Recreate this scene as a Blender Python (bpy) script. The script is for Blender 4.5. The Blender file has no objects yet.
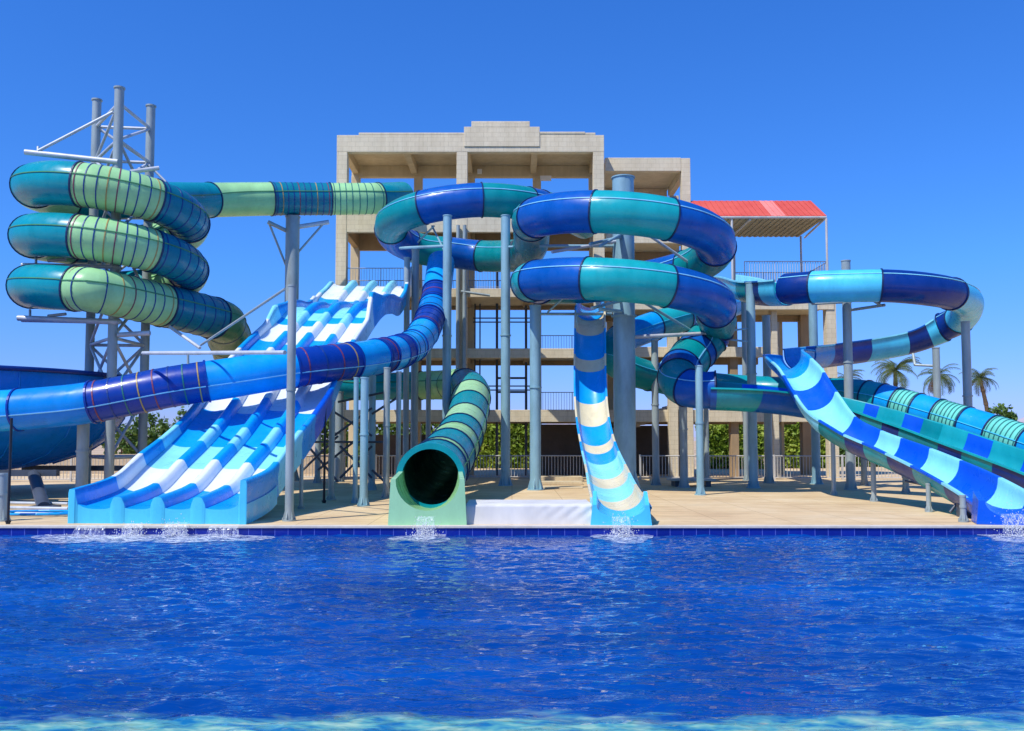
import bpy, math, random
from mathutils import Vector, Matrix
R = math.radians
sc = bpy.context.scene
col = sc.collection
random.seed(7)
F = 900.0; PITCH = R(3.5); CZ = 1.76; PPY = 440 - F*math.tan(PITCH)
# ------------------------------------------------------------------ camera
cd = bpy.data.cameras.new('camera'); cam = bpy.data.objects.new('camera', cd); col.objects.link(cam)
cam.location = (0, 0, CZ); cam.rotation_euler = (R(90)+PITCH, 0, 0)
cd.sensor_width = 36; cd.lens = F/1024*36; cd.shift_y = (PPY-365.5)/1024
cd.clip_end = 6000; cd.clip_start = 0.1
sc.camera = cam
def ray(px, py):
    u = (px-512)/F; v = (PPY-py)/F
    return Vector((u, math.cos(PITCH)-v*math.sin(PITCH), math.sin(PITCH)+v*math.cos(PITCH)))
def P(px, py, D):
    d = ray(px, py); return Vector((0, 0, CZ)) + d*(D/d.y)
def G(px, py, z=0.0):
    d = ray(px, py); return Vector((0, 0, CZ)) + d*((z-CZ)/d.z)
# ------------------------------------------------------------------ materials
def lin(c): return tuple(((x/255)/12.92 if x/255 <= .04045 else ((x/255+.055)/1.055)**2.4) for x in c)
MATS = {}
def base_mat(name):
    m = bpy.data.materials.new(name); m.use_nodes = True
    nt = m.node_tree; nt.nodes.clear()
    out = nt.nodes.new('ShaderNodeOutputMaterial'); b = nt.nodes.new('ShaderNodeBsdfPrincipled')
    nt.links.new(b.outputs[0], out.inputs[0]); MATS[name] = m
    return m, nt, b, out
def noise(nt, scale, detail=4, rough=.6, coord='Object', vec=None, stretch=None):
    n = nt.nodes.new('ShaderNodeTexNoise'); n.inputs['Scale'].default_value = scale
    n.inputs['Detail'].default_value = detail; n.inputs['Roughness'].default_value = rough
    if vec is None:
        g = nt.nodes.new('ShaderNodeNewGeometry'); vec = g.outputs['Position']
    if stretch:
        mp = nt.nodes.new('ShaderNodeMapping'); mp.inputs['Scale'].default_value = stretch
        nt.links.new(vec, mp.inputs['Vector']); vec = mp.outputs[0]
    nt.links.new(vec, n.inputs['Vector'])
    return n
def ramp(nt, fac, stops):
    r = nt.nodes.new('ShaderNodeValToRGB'); cr = r.color_ramp
    while len(cr.elements) < len(stops): cr.elements.new(.5)
    for e, (p, c) in zip(cr.elements, stops): e.position = p; e.color = (*c, 1)
    nt.links.new(fac, r.inputs[0]); return r
def bump(nt, b, h, strength, dist=.01):
    bp = nt.nodes.new('ShaderNodeBump'); bp.inputs['Strength'].default_value = strength
    bp.inputs['Distance'].default_value = dist; nt.links.new(h, bp.inputs['Height'])
    nt.links.new(bp.outputs[0], b.inputs['Normal']); return bp
def plastic(name, c, rough=.28, trans=.0, coat=.12, var=.16, streak=True):
    m, nt, b, out = base_mat(name); c = lin(c)
    n = noise(nt, 1.0, 5, .65, stretch=(1.4, 1.4, .5))
    lo = tuple(x*(1-var) for x in c); hi = tuple(min(1, x*(1+var*.5)+.006) for x in c)
    r = ramp(nt, n.outputs['Fac'], [(.3, lo), (.68, hi)])
    nt.links.new(r.outputs[0], b.inputs['Base Color'])
    n2 = noise(nt, 3, 3)
    mr = nt.nodes.new('ShaderNodeMapRange'); mr.inputs['From Min'].default_value = .3; mr.inputs['From Max'].default_value = .75
    mr.inputs['To Min'].default_value = rough*.7; mr.inputs['To Max'].default_value = rough*1.7
    nt.links.new(n2.outputs['Fac'], mr.inputs['Value']); nt.links.new(mr.outputs[0], b.inputs['Roughness'])
    b.inputs['Specular IOR Level'].default_value = .32; b.inputs['Coat Weight'].default_value = coat; b.inputs['Coat Roughness'].default_value = .12
    n3 = noise(nt, 2.2, 2)
    bump(nt, b, n3.outputs['Fac'], .12, .02)
    if trans:
        t = nt.nodes.new('ShaderNodeBsdfTranslucent'); nt.links.new(r.outputs[0], t.inputs[0])
        mx = nt.nodes.new('ShaderNodeMixShader'); mx.inputs[0].default_value = trans
        nt.links.new(b.outputs[0], mx.inputs[1]); nt.links.new(t.outputs[0], mx.inputs[2])
        nt.links.new(mx.outputs[0], out.inputs[0])
    return m
plastic('teal', (0, 150, 164), trans=.12)
plastic('teal_deep', (0, 122, 142), trans=.1)
plastic('lime', (170, 226, 158), trans=.15)
plastic('lime_pale', (172, 226, 172), trans=.12)
plastic('olive_green', (84, 150, 104), trans=.2)
plastic('sea', (0, 150, 156), trans=.22)
plastic('sea_light', (20, 176, 182), trans=.2)
plastic('ocean', (0, 94, 186), trans=.22)
plastic('navy', (0, 52, 134), trans=.15)
plastic('indigo', (0, 60, 160), trans=.15)
plastic('azure', (0, 160, 236), trans=.1)
plastic('bowl_blue', (0, 150, 236), trans=.3)
plastic('sky_cyan', (80, 202, 238), trans=.08)
plastic('ice', (140, 226, 246), trans=.08)
plastic('white_gel', (224, 232, 238), trans=.04, var=.08)
plastic('sand_yellow', (222, 210, 172), trans=.05)
plastic('royal', (0, 90, 216), trans=.08)
plastic('mint', (150, 214, 160), trans=.08)
plastic('seam', (120, 190, 225), rough=.4); plastic('bowl_light', (0, 146, 246), trans=.3); plastic('aqua_pale', (112, 214, 194), trans=.12)
plastic('seam_dark', (8, 40, 84), rough=.4)
plastic('ring_dark', (10, 52, 96), rough=.4)
plastic('ring_blue', (14, 60, 130), rough=.4)
plastic('ring_red', (126, 60, 84), rough=.4)
plastic('ring_orange', (170, 144, 84), rough=.4)
plastic('ring_green', (30, 110, 110), rough=.4)
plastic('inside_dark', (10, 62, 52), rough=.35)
plastic('tarp', (206, 204, 198), rough=.6, coat=0, var=.12)
def metal(name, c, rough=.42, metallic=.12, rust=0):
    m, nt, b, out = base_mat(name); c = lin(c)
    n = noise(nt, 1.6, 6, .7, stretch=(1, 1, .35))
    r = ramp(nt, n.outputs['Fac'], [(.28, tuple(x*.68 for x in c)), (.55, c), (.78, tuple(min(1, x*1.18) for x in c))])
    nt.links.new(r.outputs[0], b.inputs['Base Color'])
    b.inputs['Metallic'].default_value = metallic; b.inputs['Roughness'].default_value = rough
    n3 = noise(nt, 30, 3); bump(nt, b, n3.outputs['Fac'], .15, .004)
    return m
metal('steel', (156, 168, 166)); metal('steel_light', (190, 196, 200)); metal('steel_dark', (74, 82, 94))
metal('pipe_blue', (138, 176, 186)); metal('rail_paint', (196, 192, 184), .5, .0); metal('black_steel', (34, 36, 44), .5, .2)
metal('rail_grey', (150, 158, 168), .5, .2)
def concrete(name, c, joints=True, var=.16):
    m, nt, b, out = base_mat(name); c = lin(c)
    n = noise(nt, .9, 7, .7); n2 = noise(nt, 1.2, 5, .7, stretch=(3.5, 3.5, .3))
    r = ramp(nt, n.outputs['Fac'], [(.3, tuple(x*(1-var) for x in c)), (.7, tuple(min(1, x*(1+var*.6)) for x in c))])
    r2 = ramp(nt, n2.outputs['Fac'], [(.35, (.86, .84, .8)), (.6, (1, 1, 1))])
    mx = nt.nodes.new('ShaderNodeMix'); mx.data_type = 'RGBA'; mx.blend_type = 'MULTIPLY'; mx.inputs[0].default_value = .8
    nt.links.new(r.outputs[0], mx.inputs['A']); nt.links.new(r2.outputs[0], mx.inputs['B']); last = mx.outputs['Result']
    if joints:
        g = nt.nodes.new('ShaderNodeNewGeometry'); sx = nt.nodes.new('ShaderNodeSeparateXYZ'); nt.links.new(g.outputs['Position'], sx.inputs[0])
        ad = nt.nodes.new('ShaderNodeMath'); ad.operation = 'ADD'; nt.links.new(sx.outputs[0], ad.inputs[0]); nt.links.new(sx.outputs[1], ad.inputs[1])
        cb = nt.nodes.new('ShaderNodeCombineXYZ'); nt.links.new(ad.outputs[0], cb.inputs[0]); nt.links.new(sx.outputs[2], cb.inputs[1])
        bt = nt.nodes.new('ShaderNodeTexBrick'); bt.inputs['Scale'].default_value = 1
        bt.inputs['Brick Width'].default_value = .4; bt.inputs['Row Height'].default_value = .22
        bt.inputs['Mortar Size'].default_value = .011; bt.inputs['Mortar Smooth'].default_value = .4
        bt.inputs['Color1'].default_value = (1, 1, 1, 1); bt.inputs['Color2'].default_value = (.95, .94, .93, 1); bt.inputs['Mortar'].default_value = (.8, .78, .74, 1)
        nt.links.new(cb.outputs[0], bt.inputs['Vector'])
        m2 = nt.nodes.new('ShaderNodeMix'); m2.data_type = 'RGBA'; m2.blend_type = 'MULTIPLY'; m2.inputs[0].default_value = 1
        nt.links.new(last, m2.inputs['A']); nt.links.new(bt.outputs['Color'], m2.inputs['B']); last = m2.outputs['Result']
    nt.links.new(last, b.inputs['Base Color']); b.inputs['Roughness'].default_value = .85
    n3 = noise(nt, 14, 5); bump(nt, b, n3.outputs['Fac'], .3, .02)
    return m
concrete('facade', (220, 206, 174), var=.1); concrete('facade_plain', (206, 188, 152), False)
concrete('facade_shaded', (168, 142, 106), False); concrete('stair_grey', (196, 188, 174), False)  # inner tower concrete: its shade is put into the plain and brown tones
concrete('wall_tan', (196, 176, 146)); concrete('coping_stone', (206, 198, 184), False)
def deck_mat():
    m, nt, b, out = base_mat('deck_paving')
    n = noise(nt, .35, 8, .72); n2 = noise(nt, 40, 3, .6); n4 = noise(nt, 1.3, 6, .75, stretch=(.35, 1.6, 1))
    r = ramp(nt, n.outputs['Fac'], [(.3, lin((198, 166, 122))), (.5, lin((216, 188, 142))), (.72, lin((228, 206, 166)))])
    r2 = ramp(nt, n4.outputs['Fac'], [(.34, (.72, .7, .68)), (.55, (1, 1, 1))])
    mx = nt.nodes.new('ShaderNodeMix'); mx.data_type = 'RGBA'; mx.blend_type = 'MULTIPLY'; mx.inputs[0].default_value = .7
    nt.links.new(r.outputs[0], mx.inputs['A']); nt.links.new(r2.outputs[0], mx.inputs['B'])
    g = nt.nodes.new('ShaderNodeNewGeometry')
    bt = nt.nodes.new('ShaderNodeTexBrick'); bt.offset = 0; bt.inputs['Scale'].default_value = 1
    bt.inputs['Brick Width'].default_value = 1.5; bt.inputs['Row Height'].default_value = 1.5; bt.inputs['Mortar Size'].default_value = .012
    bt.inputs['Color1'].default_value = (1, 1, 1, 1); bt.inputs['Color2'].default_value = (.93, .92, .9, 1); bt.inputs['Mortar'].default_value = (.6, .55, .5, 1)
    nt.links.new(g.outputs['Position'], bt.inputs['Vector'])
    m2 = nt.nodes.new('ShaderNodeMix'); m2.data_type = 'RGBA'; m2.blend_type = 'MULTIPLY'; m2.inputs[0].default_value = .8
    nt.links.new(mx.outputs['Result'], m2.inputs['A']); nt.links.new(bt.outputs['Color'], m2.inputs['B'])
    nt.links.new(m2.outputs['Result'], b.inputs['Base Color']); b.inputs['Roughness'].default_value = .8
    bump(nt, b, n2.outputs['Fac'], .3, .01)
deck_mat()
def simple(name, stops, scale, rough=.9, bs=.4, bd=.03, nb=None):
    m, nt, b, out = base_mat(name); n = noise(nt, scale, 7, .7)
    r = ramp(nt, n.outputs['Fac'], stops); nt.links.new(r.outputs[0], b.inputs['Base Color'])
    b.inputs['Roughness'].default_value = rough
    n2 = noise(nt, nb or scale*6, 4); bump(nt, b, n2.outputs['Fac'], bs, bd); return m
simple('desert_sand', [(.3, lin((168, 140, 108))), (.7, lin((200, 176, 140)))], .05)
simple('hill_rock', [(.3, lin((150, 142, 150))), (.7, lin((176, 166, 168)))], .02)
simple('trunk_bark', [(.35, lin((84, 66, 46))), (.65, lin((132, 108, 78)))], 4, bs=.9, bd=.05)
simple('corrugated_beige', [(.3, lin((150, 138, 112))), (.7, lin((178, 164, 132)))], 1.5)
simple('canopy_red', [(.3, lin((202, 74, 54))), (.7, lin((218, 96, 72)))], .8, .5, .1)
simple('canopy_faded', [(.3, lin((232, 122, 108))), (.7, lin((240, 144, 128)))], .8, .5, .1)
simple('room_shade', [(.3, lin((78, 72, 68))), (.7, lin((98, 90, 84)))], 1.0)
simple('lamp_white', [(.3, (.7, .7, .68)), (.7, (.85, .85, .82))], 1.0)
def leaf_mat(name, a, b_, c):
    m, nt, b, out = base_mat(name)
    oi = noise(nt, 1.3, 4, .7); r = ramp(nt, oi.outputs['Fac'], [(.3, lin(a)), (.5, lin(b_)), (.72, lin(c))])
    nt.links.new(r.outputs[0], b.inputs['Base Color']); b.inputs['Roughness'].default_value = .6
    t = nt.nodes.new('ShaderNodeBsdfTranslucent'); nt.links.new(r.outputs[0], t.inputs[0])
    mx = nt.nodes.new('ShaderNodeMixShader'); mx.inputs[0].default_value = .25
    nt.links.new(b.outputs[0], mx.inputs[1]); nt.links.new(t.outputs[0], mx.inputs[2]); nt.links.new(mx.outputs[0], out.inputs[0])
leaf_mat('hedge_leaf', (84, 116, 30), (136, 160, 46), (184, 190, 84))
leaf_mat('bush_leaf', (58, 86, 36), (92, 122, 48), (140, 156, 74))
leaf_mat('palm_leaf', (58, 84, 40), (92, 108, 52), (136, 136, 78))
leaf_mat('dry_leaf', (120, 92, 52), (150, 118, 70), (176, 146, 96))
def tile_mat():
    m, nt, b, out = base_mat('pool_tile')
    g = nt.nodes.new('ShaderNodeNewGeometry'); sx = nt.nodes.new('ShaderNodeSeparateXYZ'); nt.links.new(g.outputs['Position'], sx.inputs[0])
    cb = nt.nodes.new('ShaderNodeCombineXYZ'); nt.links.new(sx.outputs[0], cb.inputs[0]); nt.links.new(sx.outputs[2], cb.inputs[1])
    bt = nt.nodes.new('ShaderNodeTexBrick'); bt.offset = 0; bt.inputs['Scale'].default_value = 1
    bt.inputs['Brick Width'].default_value = .27; bt.inputs['Row Height'].default_value = .27; bt.inputs['Mortar Size'].default_value = .006
    bt.inputs['Color1'].default_value = (*lin((12, 30, 122)), 1); bt.inputs['Color2'].default_value = (*lin((18, 40, 146)), 1); bt.inputs['Mortar'].default_value = (*lin((96, 110, 190)), 1)
    nt.links.new(cb.outputs[0], bt.inputs['Vector']); nt.links.new(bt.outputs['Color'], b.inputs['Base Color'])
    b.inputs['Roughness'].default_value = .18
tile_mat()
def water_mat():
    m, nt, b, out = base_mat('pool_water')
    g = nt.nodes.new('ShaderNodeNewGeometry')
    # colour: deep blue with drifting light patches, paler over the shallow ledge on the near side
    n = noise(nt, .4, 3, .5, stretch=(.5, 1.2, 1))
    deep = ramp(nt, n.outputs['Fac'], [(.25, lin((0, 48, 116))), (.5, lin((0, 62, 138))), (.75, lin((0, 80, 162)))])
    sx = nt.nodes.new('ShaderNodeSeparateXYZ'); nt.links.new(g.outputs['Position'], sx.inputs[0])
    nw = noise(nt, 2.2, 4, .6, stretch=(.6, 2.0, 1))
    ma = nt.nodes.new('ShaderNodeMath'); ma.operation = 'MULTIPLY_ADD'; ma.inputs[1].default_value = .9
    nt.links.new(nw.outputs['Fac'], ma.inputs[0]); nt.links.new(sx.outputs[1], ma.inputs[2])
    mr = nt.nodes.new('ShaderNodeMapRange'); mr.inputs['From Min'].default_value = 7.05; mr.inputs['From Max'].default_value = 6.80
    nt.links.new(ma.outputs[0], mr.inputs['Value'])
    nl = noise(nt, 5, 3, .6, stretch=(.6, 1.5, 1))
    led = ramp(nt, nl.outputs['Fac'], [(.36, lin((20, 104, 150))), (.5, lin((84, 152, 152))), (.66, lin((150, 184, 160)))])
    mx = nt.nodes.new('ShaderNodeMix'); mx.data_type = 'RGBA'
    nt.links.new(mr.outputs[0], mx.inputs[0]); nt.links.new(deep.outputs[0], mx.inputs['A']); nt.links.new(led.outputs[0], mx.inputs['B'])
    nt.links.new(mx.outputs['Result'], b.inputs['Base Color'])
    b.inputs['Roughness'].default_value = .03; b.inputs['IOR'].default_value = 1.5
    n1 = noise(nt, 1.0, 3, .55, stretch=(1.1, 2.6, 1)); n1.inputs['Distortion'].default_value = .6
    n2 = noise(nt, 1.0, 3, .5, stretch=(3.2, 11.0, 1)); n2.inputs['Distortion'].default_value = .35
    b1 = nt.nodes.new('ShaderNodeBump'); b1.inputs['Strength'].default_value = 1; b1.inputs['Distance'].default_value = .02
    b2 = nt.nodes.new('ShaderNodeBump'); b2.inputs['Strength'].default_value = 1; b2.inputs['Distance'].default_value = .034
    nt.links.new(n1.outputs['Fac'], b1.inputs['Height']); nt.links.new(n2.outputs['Fac'], b2.inputs['Height'])
    nt.links.new(b1.outputs[0], b2.inputs['Normal']); nt.links.new(b2.outputs[0], b.inputs['Normal'])
water_mat()
def foam_mat():
    m, nt, b, out = base_mat('white_foam')
    b.inputs['Base Color'].default_value = (.86, .92, .96, 1); b.inputs['Roughness'].default_value = .35
    n = noise(nt, 9, 6, .75, stretch=(.8, 2, 1)); r = ramp(nt, n.outputs['Fac'], [(.44, (0, 0, 0)), (.62, (.8, .8, .8))])
    nt.links.new(r.outputs[0], b.inputs['Alpha'])
foam_mat()
def film_mat():
    m, nt, b, out = base_mat('falling_water')
    b.inputs['Base Color'].default_value = (.85, .92, .97, 1); b.inputs['Roughness'].default_value = .15
    n = noise(nt, 12, 4, .7, stretch=(2.2, 2.2, .25)); r = ramp(nt, n.outputs['Fac'], [(.42, (.03, .03, .03)), (.7, (.5, .5, .5))])
    nt.links.new(r.outputs[0], b.inputs['Alpha'])
film_mat()
# ------------------------------------------------------------------ mesh helpers
class MB:
    def __init__(s): s.v = []; s.f = []; s.m = []; s.sm = []
    def add(s, vs, fs, mi=0, smooth=False):
        o = len(s.v); s.v += [tuple(v) for v in vs]
        for f in fs: s.f.append(tuple(i+o for i in f)); s.m.append(mi); s.sm.append(smooth)
    def box(s, a, b, mi=0):
        (x0, y0, z0), (x1, y1, z1) = a, b
        s.add([(x0,y0,z0),(x1,y0,z0),(x1,y1,z0),(x0,y1,z0),(x0,y0,z1),(x1,y0,z1),(x1,y1,z1),(x0,y1,z1)],
              [(0,3,2,1),(4,5,6,7),(0,1,5,4),(1,2,6,5),(2,3,7,6),(3,0,4,7)], mi)
    def pipe(s, a, b, r, r2=None, n=12, mi=0, caps=True):
        a = Vector(a); b = Vector(b); r2 = r if r2 is None else r2; t = (b-a).normalized()
        x = t.cross(Vector((0, 0, 1)) if abs(t.z) < .9 else Vector((1, 0, 0))).normalized(); y = t.cross(x)
        vs = [a+(x*math.cos(q)+y*math.sin(q))*r for q in [2*math.pi*i/n for i in range(n)]] + \
             [b+(x*math.cos(q)+y*math.sin(q))*r2 for q in [2*math.pi*i/n for i in range(n)]]
        s.add(vs, [(i, (i+1) % n, n+(i+1) % n, n+i) for i in range(n)], mi, True)
        if caps: s.add(vs, [tuple(range(n-1, -1, -1)), tuple(range(n, 2*n))], mi)
    def poly(s, pts, r, n=8, mi=0):
        for a, b in zip(pts, pts[1:]): s.pipe(a, b, r, n=n, mi=mi)
    def build(s, name, mats, parent=None, loc=None, bevel=0):
        me = bpy.data.meshes.new(name)
        o0 = Vector(loc) if loc is not None else Vector((0, 0, 0))
        if parent is not None: o0 = Vector(parent['_w'])
        me.from_pydata([tuple(Vector(v)-o0) for v in s.v], [], s.f)
        if isinstance(mats, str): mats = [mats]
        for m in mats: me.materials.append(MATS[m])
        me.polygons.foreach_set('material_index', s.m); me.polygons.foreach_set('use_smooth', s.sm); me.update()
        o = bpy.data.objects.new(name, me); col.objects.link(o)
        if parent is not None: o.parent = parent; o['_w'] = tuple(o0)
        else: o.location = o0; o['_w'] = tuple(o0)
        if bevel:
            bv = o.modifiers.new('bevel', 'BEVEL'); bv.width = bevel; bv.segments = 2; bv.limit_method = 'ANGLE'; bv.angle_limit = R(40)
        return o
def tag(o, label=None, cat=None, group=None, kind=None):
    if label: o['label'] = label
    if cat: o['category'] = cat
    if group: o['group'] = group
    if kind: o['kind'] = kind
    return o
def thing(name, label, cat, loc, group=None):
    o = bpy.data.objects.new(name, None); col.objects.link(o); o.location = loc; o['_w'] = tuple(loc)
    o.empty_display_size = .2
    return tag(o, label, cat, group)
def catmull(pts, step=.22):
    """pts: list of (Vector, radius) -> evenly spaced list"""
    P_ = [pts[0]] + pts + [pts[-1]]; dense = []
    for i in range(1, len(P_)-2):
        p0, p1, p2, p3 = [Vector((*P_[k][0], P_[k][1])) for k in (i-1, i, i+1, i+2)]
        n = max(6, int((P_[i+1][0]-P_[i][0]).length/.05))
        for j in range(n):
            t = j/n
            dense.append(.5*((2*p1)+(p2-p0)*t+(2*p0-5*p1+4*p2-p3)*t*t+(3*p1-p0-3*p2+p3)*t**3))
    dense.append(Vector((*pts[-1][0], pts[-1][1])))
    L = [0]
    for a, b in zip(dense, dense[1:]): L.append(L[-1]+(b-a).length)
    n = int(L[-1]/step); out = []; k = 0
    for i in range(n+1):
        s = L[-1]*i/n
        while k < len(L)-2 and L[k+1] < s: k += 1
        t = (s-L[k])/max(1e-9, L[k+1]-L[k]); q = dense[k].lerp(dense[k+1], min(1, t)); out.append(q)
    return [(Vector(q[:3]), q[3]) for q in out], L[-1]
def frames(S):
    fr = []
    for i in range(len(S)):
        a = S[max(0, i-1)][0]; b = S[min(len(S)-1, i+1)][0]; t = (b-a).normalized()
        s = t.cross(Vector((0, 0, 1))).normalized(); u = s.cross(t).normalized(); fr.append((S[i][0], t, s, u, S[i][1]))
    return fr
def ring_at(mb, f, r0, r1, w, mi, n=30):
    p, t, s, u, _ = f
    vs = []
    for off, r in ((-w/2, r0), (-w/2, r1), (w/2, r1), (w/2, r0)):
        for i in range(n):
            q = 2*math.pi*i/n; vs.append(p+t*off+(s*math.cos(q)+u*math.sin(q))*r)
    fs = []
    for k in range(4):
        a = k*n; b = ((k+1) % 4)*n
        for i in range(n): fs.append((a+i, a+(i+1) % n, b+(i+1) % n, b+i))
    mb.add(vs, fs, mi, False)
def tube_section(parent, FR, mat, flange='seam_dark', bands=None, seams=(), seam_mat='seam', label=None, nseg=30, fl=True, name='tube_section'):
    mats = [mat, flange, seam_mat, 'ring_blue', 'ring_red', 'ring_orange', 'ring_green', 'ring_dark']
    mb = MB(); vs = []
    for (p, t, s, u, r) in FR:
        for i in range(nseg):
            q = 2*math.pi*i/nseg; vs.append(p+(s*math.cos(q)+u*math.sin(q))*r)
    fs = [(k*nseg+i, k*nseg+(i+1) % nseg, (k+1)*nseg+(i+1) % nseg, (k+1)*nseg+i) for k in range(len(FR)-1) for i in range(nseg)]
    mb.add(vs, fs, 0, True)
    for ang in seams:
        q = R(ang); dq = .022; vs = []
        for (p, t, s, u, r) in FR:
            for rr, qq in ((r-.01, q-dq), (r+.025, q-dq), (r+.025, q+dq), (r-.01, q+dq)):
                vs.append(p+(s*math.cos(qq)+u*math.sin(qq))*rr)
        mb.add(vs, [(k*4+i, k*4+(i+1) % 4, (k+1)*4+(i+1) % 4, (k+1)*4+i) for k in range(len(FR)-1) for i in range(4)], 2, False)
    if bands:
        n = len(FR)
        cyc = bands if isinstance(bands, (list, tuple)) else [3, 3, 5, 4, 3, 3, 3, 5]
        cnt = len(cyc)
        for j in range(cnt):
            x = (j+.5)/cnt*(n-1); i0 = min(n-2, int(x)); tt = x-i0
            a, b = FR[i0], FR[i0+1]
            f = (a[0].lerp(b[0], tt), a[1], a[2], a[3], a[4])
            ring_at(mb, f, a[4]-.005, a[4]+.014, .034, cyc[j])
    o = mb.build(name, mats, parent)
    if label: o['label'] = label
    if fl:
        mb = MB(); ring_at(mb, FR[-1], FR[-1][4]-.02, FR[-1][4]+.035, .05, 0); mb.build('flange', [flange], o)
    return o
def u_profile(w, h, t=.045, n=14, rim=.09, flat=1.0, hl=None):
    hl = h if hl is None else hl
    """closed loop list of (a,b,zone): zone 0 inner 1 outer 2 rim; half width w, wall height h over a rounded floor"""
    inner = [(-w, hl)]; 
    for i in range(n+1):
        q = math.pi + math.pi*i/n; inner.append((w*math.cos(q), w*flat*math.sin(q)))
    inner.append((w, h))
    W = w+t; outer = [(W, h-.03)]
    for i in range(n+1):
        q = 2*math.pi - math.pi*i/n; outer.append((W*math.cos(q), W*flat*math.sin(q)))
    outer.append((-W, hl-.03))
    pts = [(a, b) for a, b in inner]; z = [0]*(len(inner)-1)
    rimR = [(w+.01, h+.025), (W+rim, h+.025), (W+rim, h-.03)]
    pts += rimR; z += [2, 2, 2, 2]
    pts += outer; z += [1]*(len(outer)-1)
    rimL = [(-W-rim, hl-.03), (-W-rim, hl+.025), (-w-.01, hl+.025)]
    pts += rimL; z += [2, 2, 2, 2]
    return pts, z
def flume_section(parent, FR, inner, outer, rimm, w, h, flat=1.0, rim=.09, label=None, wfun=None, name='flume_section', cap=False, hl=None):
    mb = MB(); vs = []; z = None; N = 0
    for k, (p, t, s, u, r) in enumerate(FR):
        ww = w if wfun is None else wfun(k/(len(FR)-1)); 
        pr, z = u_profile(ww, h, flat=flat, rim=rim, hl=hl); N = len(pr)
        for a, b in pr: vs.append(p+s*a+u*b)
    for i in range(N):
        fs = [(k*N+i, (k+1)*N+i, (k+1)*N+(i+1) % N, k*N+(i+1) % N) for k in range(len(FR)-1)]
        mb.add([], [], 0)
        for f in fs: mb.f.append(f); mb.m.append(z[i] if i < len(z) else 2); mb.sm.append(z[i] != 2 if i < len(z) else False)
    mb.v = [tuple(v) for v in vs]
    o = mb.build(name, [inner, outer, rimm], parent)
    if label: o['label'] = label
    return o
# ------------------------------------------------------------------ world and sun
az_from = Vector((-.62, -.66, 1.3)).normalized()
el = math.asin(az_from.z); rot = math.atan2(az_from.x, az_from.y)
w = bpy.data.worlds.new('World'); sc.world = w; w.use_nodes = True; nt = w.node_tree; nt.nodes.clear()
wo = nt.nodes.new('ShaderNodeOutputWorld'); bg = nt.nodes.new('ShaderNodeBackground'); sk = nt.nodes.new('ShaderNodeTexSky')
sk.sky_type = 'NISHITA'; sk.sun_disc = False; sk.sun_elevation = el; sk.sun_rotation = rot
sk.altitude = 0; sk.air_density = 1.0; sk.dust_density = .1; sk.ozone_density = 2.5
hs = nt.nodes.new('ShaderNodeHueSaturation'); hs.inputs['Saturation'].default_value = 1.0
bg.inputs[1].default_value = .15; hs.inputs['Value'].default_value = 1.35
tc = nt.nodes.new('ShaderNodeTexCoord'); sxyz = nt.nodes.new('ShaderNodeSeparateXYZ'); nt.links.new(tc.outputs['Generated'], sxyz.inputs[0])
rr_ = ramp(nt, sxyz.outputs[2], [(0, (.27, .33, .80)), (.06, (.25, .38, .84)), (.18, (.20, .47, .93)), (.5, (.165, .50, 1.05))])
mul = nt.nodes.new('ShaderNodeMix'); mul.data_type = 'RGBA'; mul.blend_type = 'MULTIPLY'; mul.inputs[0].default_value = 1
nt.links.new(sk.outputs[0], mul.inputs['A']); nt.links.new(rr_.outputs[0], mul.inputs['B']); nt.links.new(mul.outputs['Result'], hs.inputs['Color']); nt.links.new(hs.outputs[0], bg.inputs[0]); nt.links.new(bg.outputs[0], wo.inputs[0])
sd = bpy.data.lights.new('sun', 'SUN'); sd.energy = 4.9; sd.angle = R(.5); sd.color = (1, .965, .91)
so = bpy.data.objects.new('sun', sd); col.objects.link(so); so.location = az_from*60
so.rotation_euler = (-az_from).to_track_quat('-Z', 'Y').to_euler()
sc.view_settings.view_transform = 'Standard'; sc.view_settings.look = 'None'; sc.view_settings.exposure = 0
# ------------------------------------------------------------------ ground, pool
YE = G(512, 526).y; WZ = -.19
mb = MB(); mb.add([(-3000, 46, -.03), (3000, 46, -.03), (3000, 4000, -.03), (-3000, 4000, -.03)], [(0, 1, 2, 3)])
tag(mb.build('ground', 'desert_sand'), kind='structure')
mb = MB(); mb.add([(-90, YE+.16, 0), (90, YE+.16, 0), (90, 60, 0), (-90, 60, 0)], [(0, 1, 2, 3)])
tag(mb.build('pool_deck', 'deck_paving'), kind='structure')
mb = MB(); mb.box((-90, YE-.03, -.045), (90, YE+.16, .008)); tag(mb.build('pool_coping', 'coping_stone', bevel=.01), kind='structure')
mb = MB(); mb.box((-90, YE, -1.8), (90, YE+.15, -.047)); tag(mb.build('pool_wall', 'pool_tile'), kind='structure')
mb = MB(); nx, ny = 60, 20
import numpy as np
rg = np.random.default_rng(5)
gx = np.arange(-15, 15.001, .05); gy = np.linspace(4.6, YE, int((YE-4.6)/.045))
X, Y = np.meshgrid(gx, gy); H = np.zeros_like(X)
for k in range(90):
    wl = .14*(5.0**rg.random()); th = rg.normal(math.pi/2, .5); amp = .0048*wl*(1.0 if wl < .5 else .7); ph = rg.random()*6.28
    kx, ky = math.cos(th)*2*math.pi/wl, math.sin(th)*2*math.pi/wl
    W = kx*X+ky*Y+ph+.7*np.sin(.9*X+.6*Y+k)
    H += amp*(np.sin(W)+.3*np.cos(2*W))
patch = .9+.15*np.sin(.55*X+1.2*np.sin(.4*Y))*np.cos(.5*Y+.8*np.sin(.3*X))
fade = np.clip((15-np.abs(X))/1.0, 0, 1)*np.clip((Y-4.6)/.5, 0, 1)
H *= patch*fade
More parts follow.
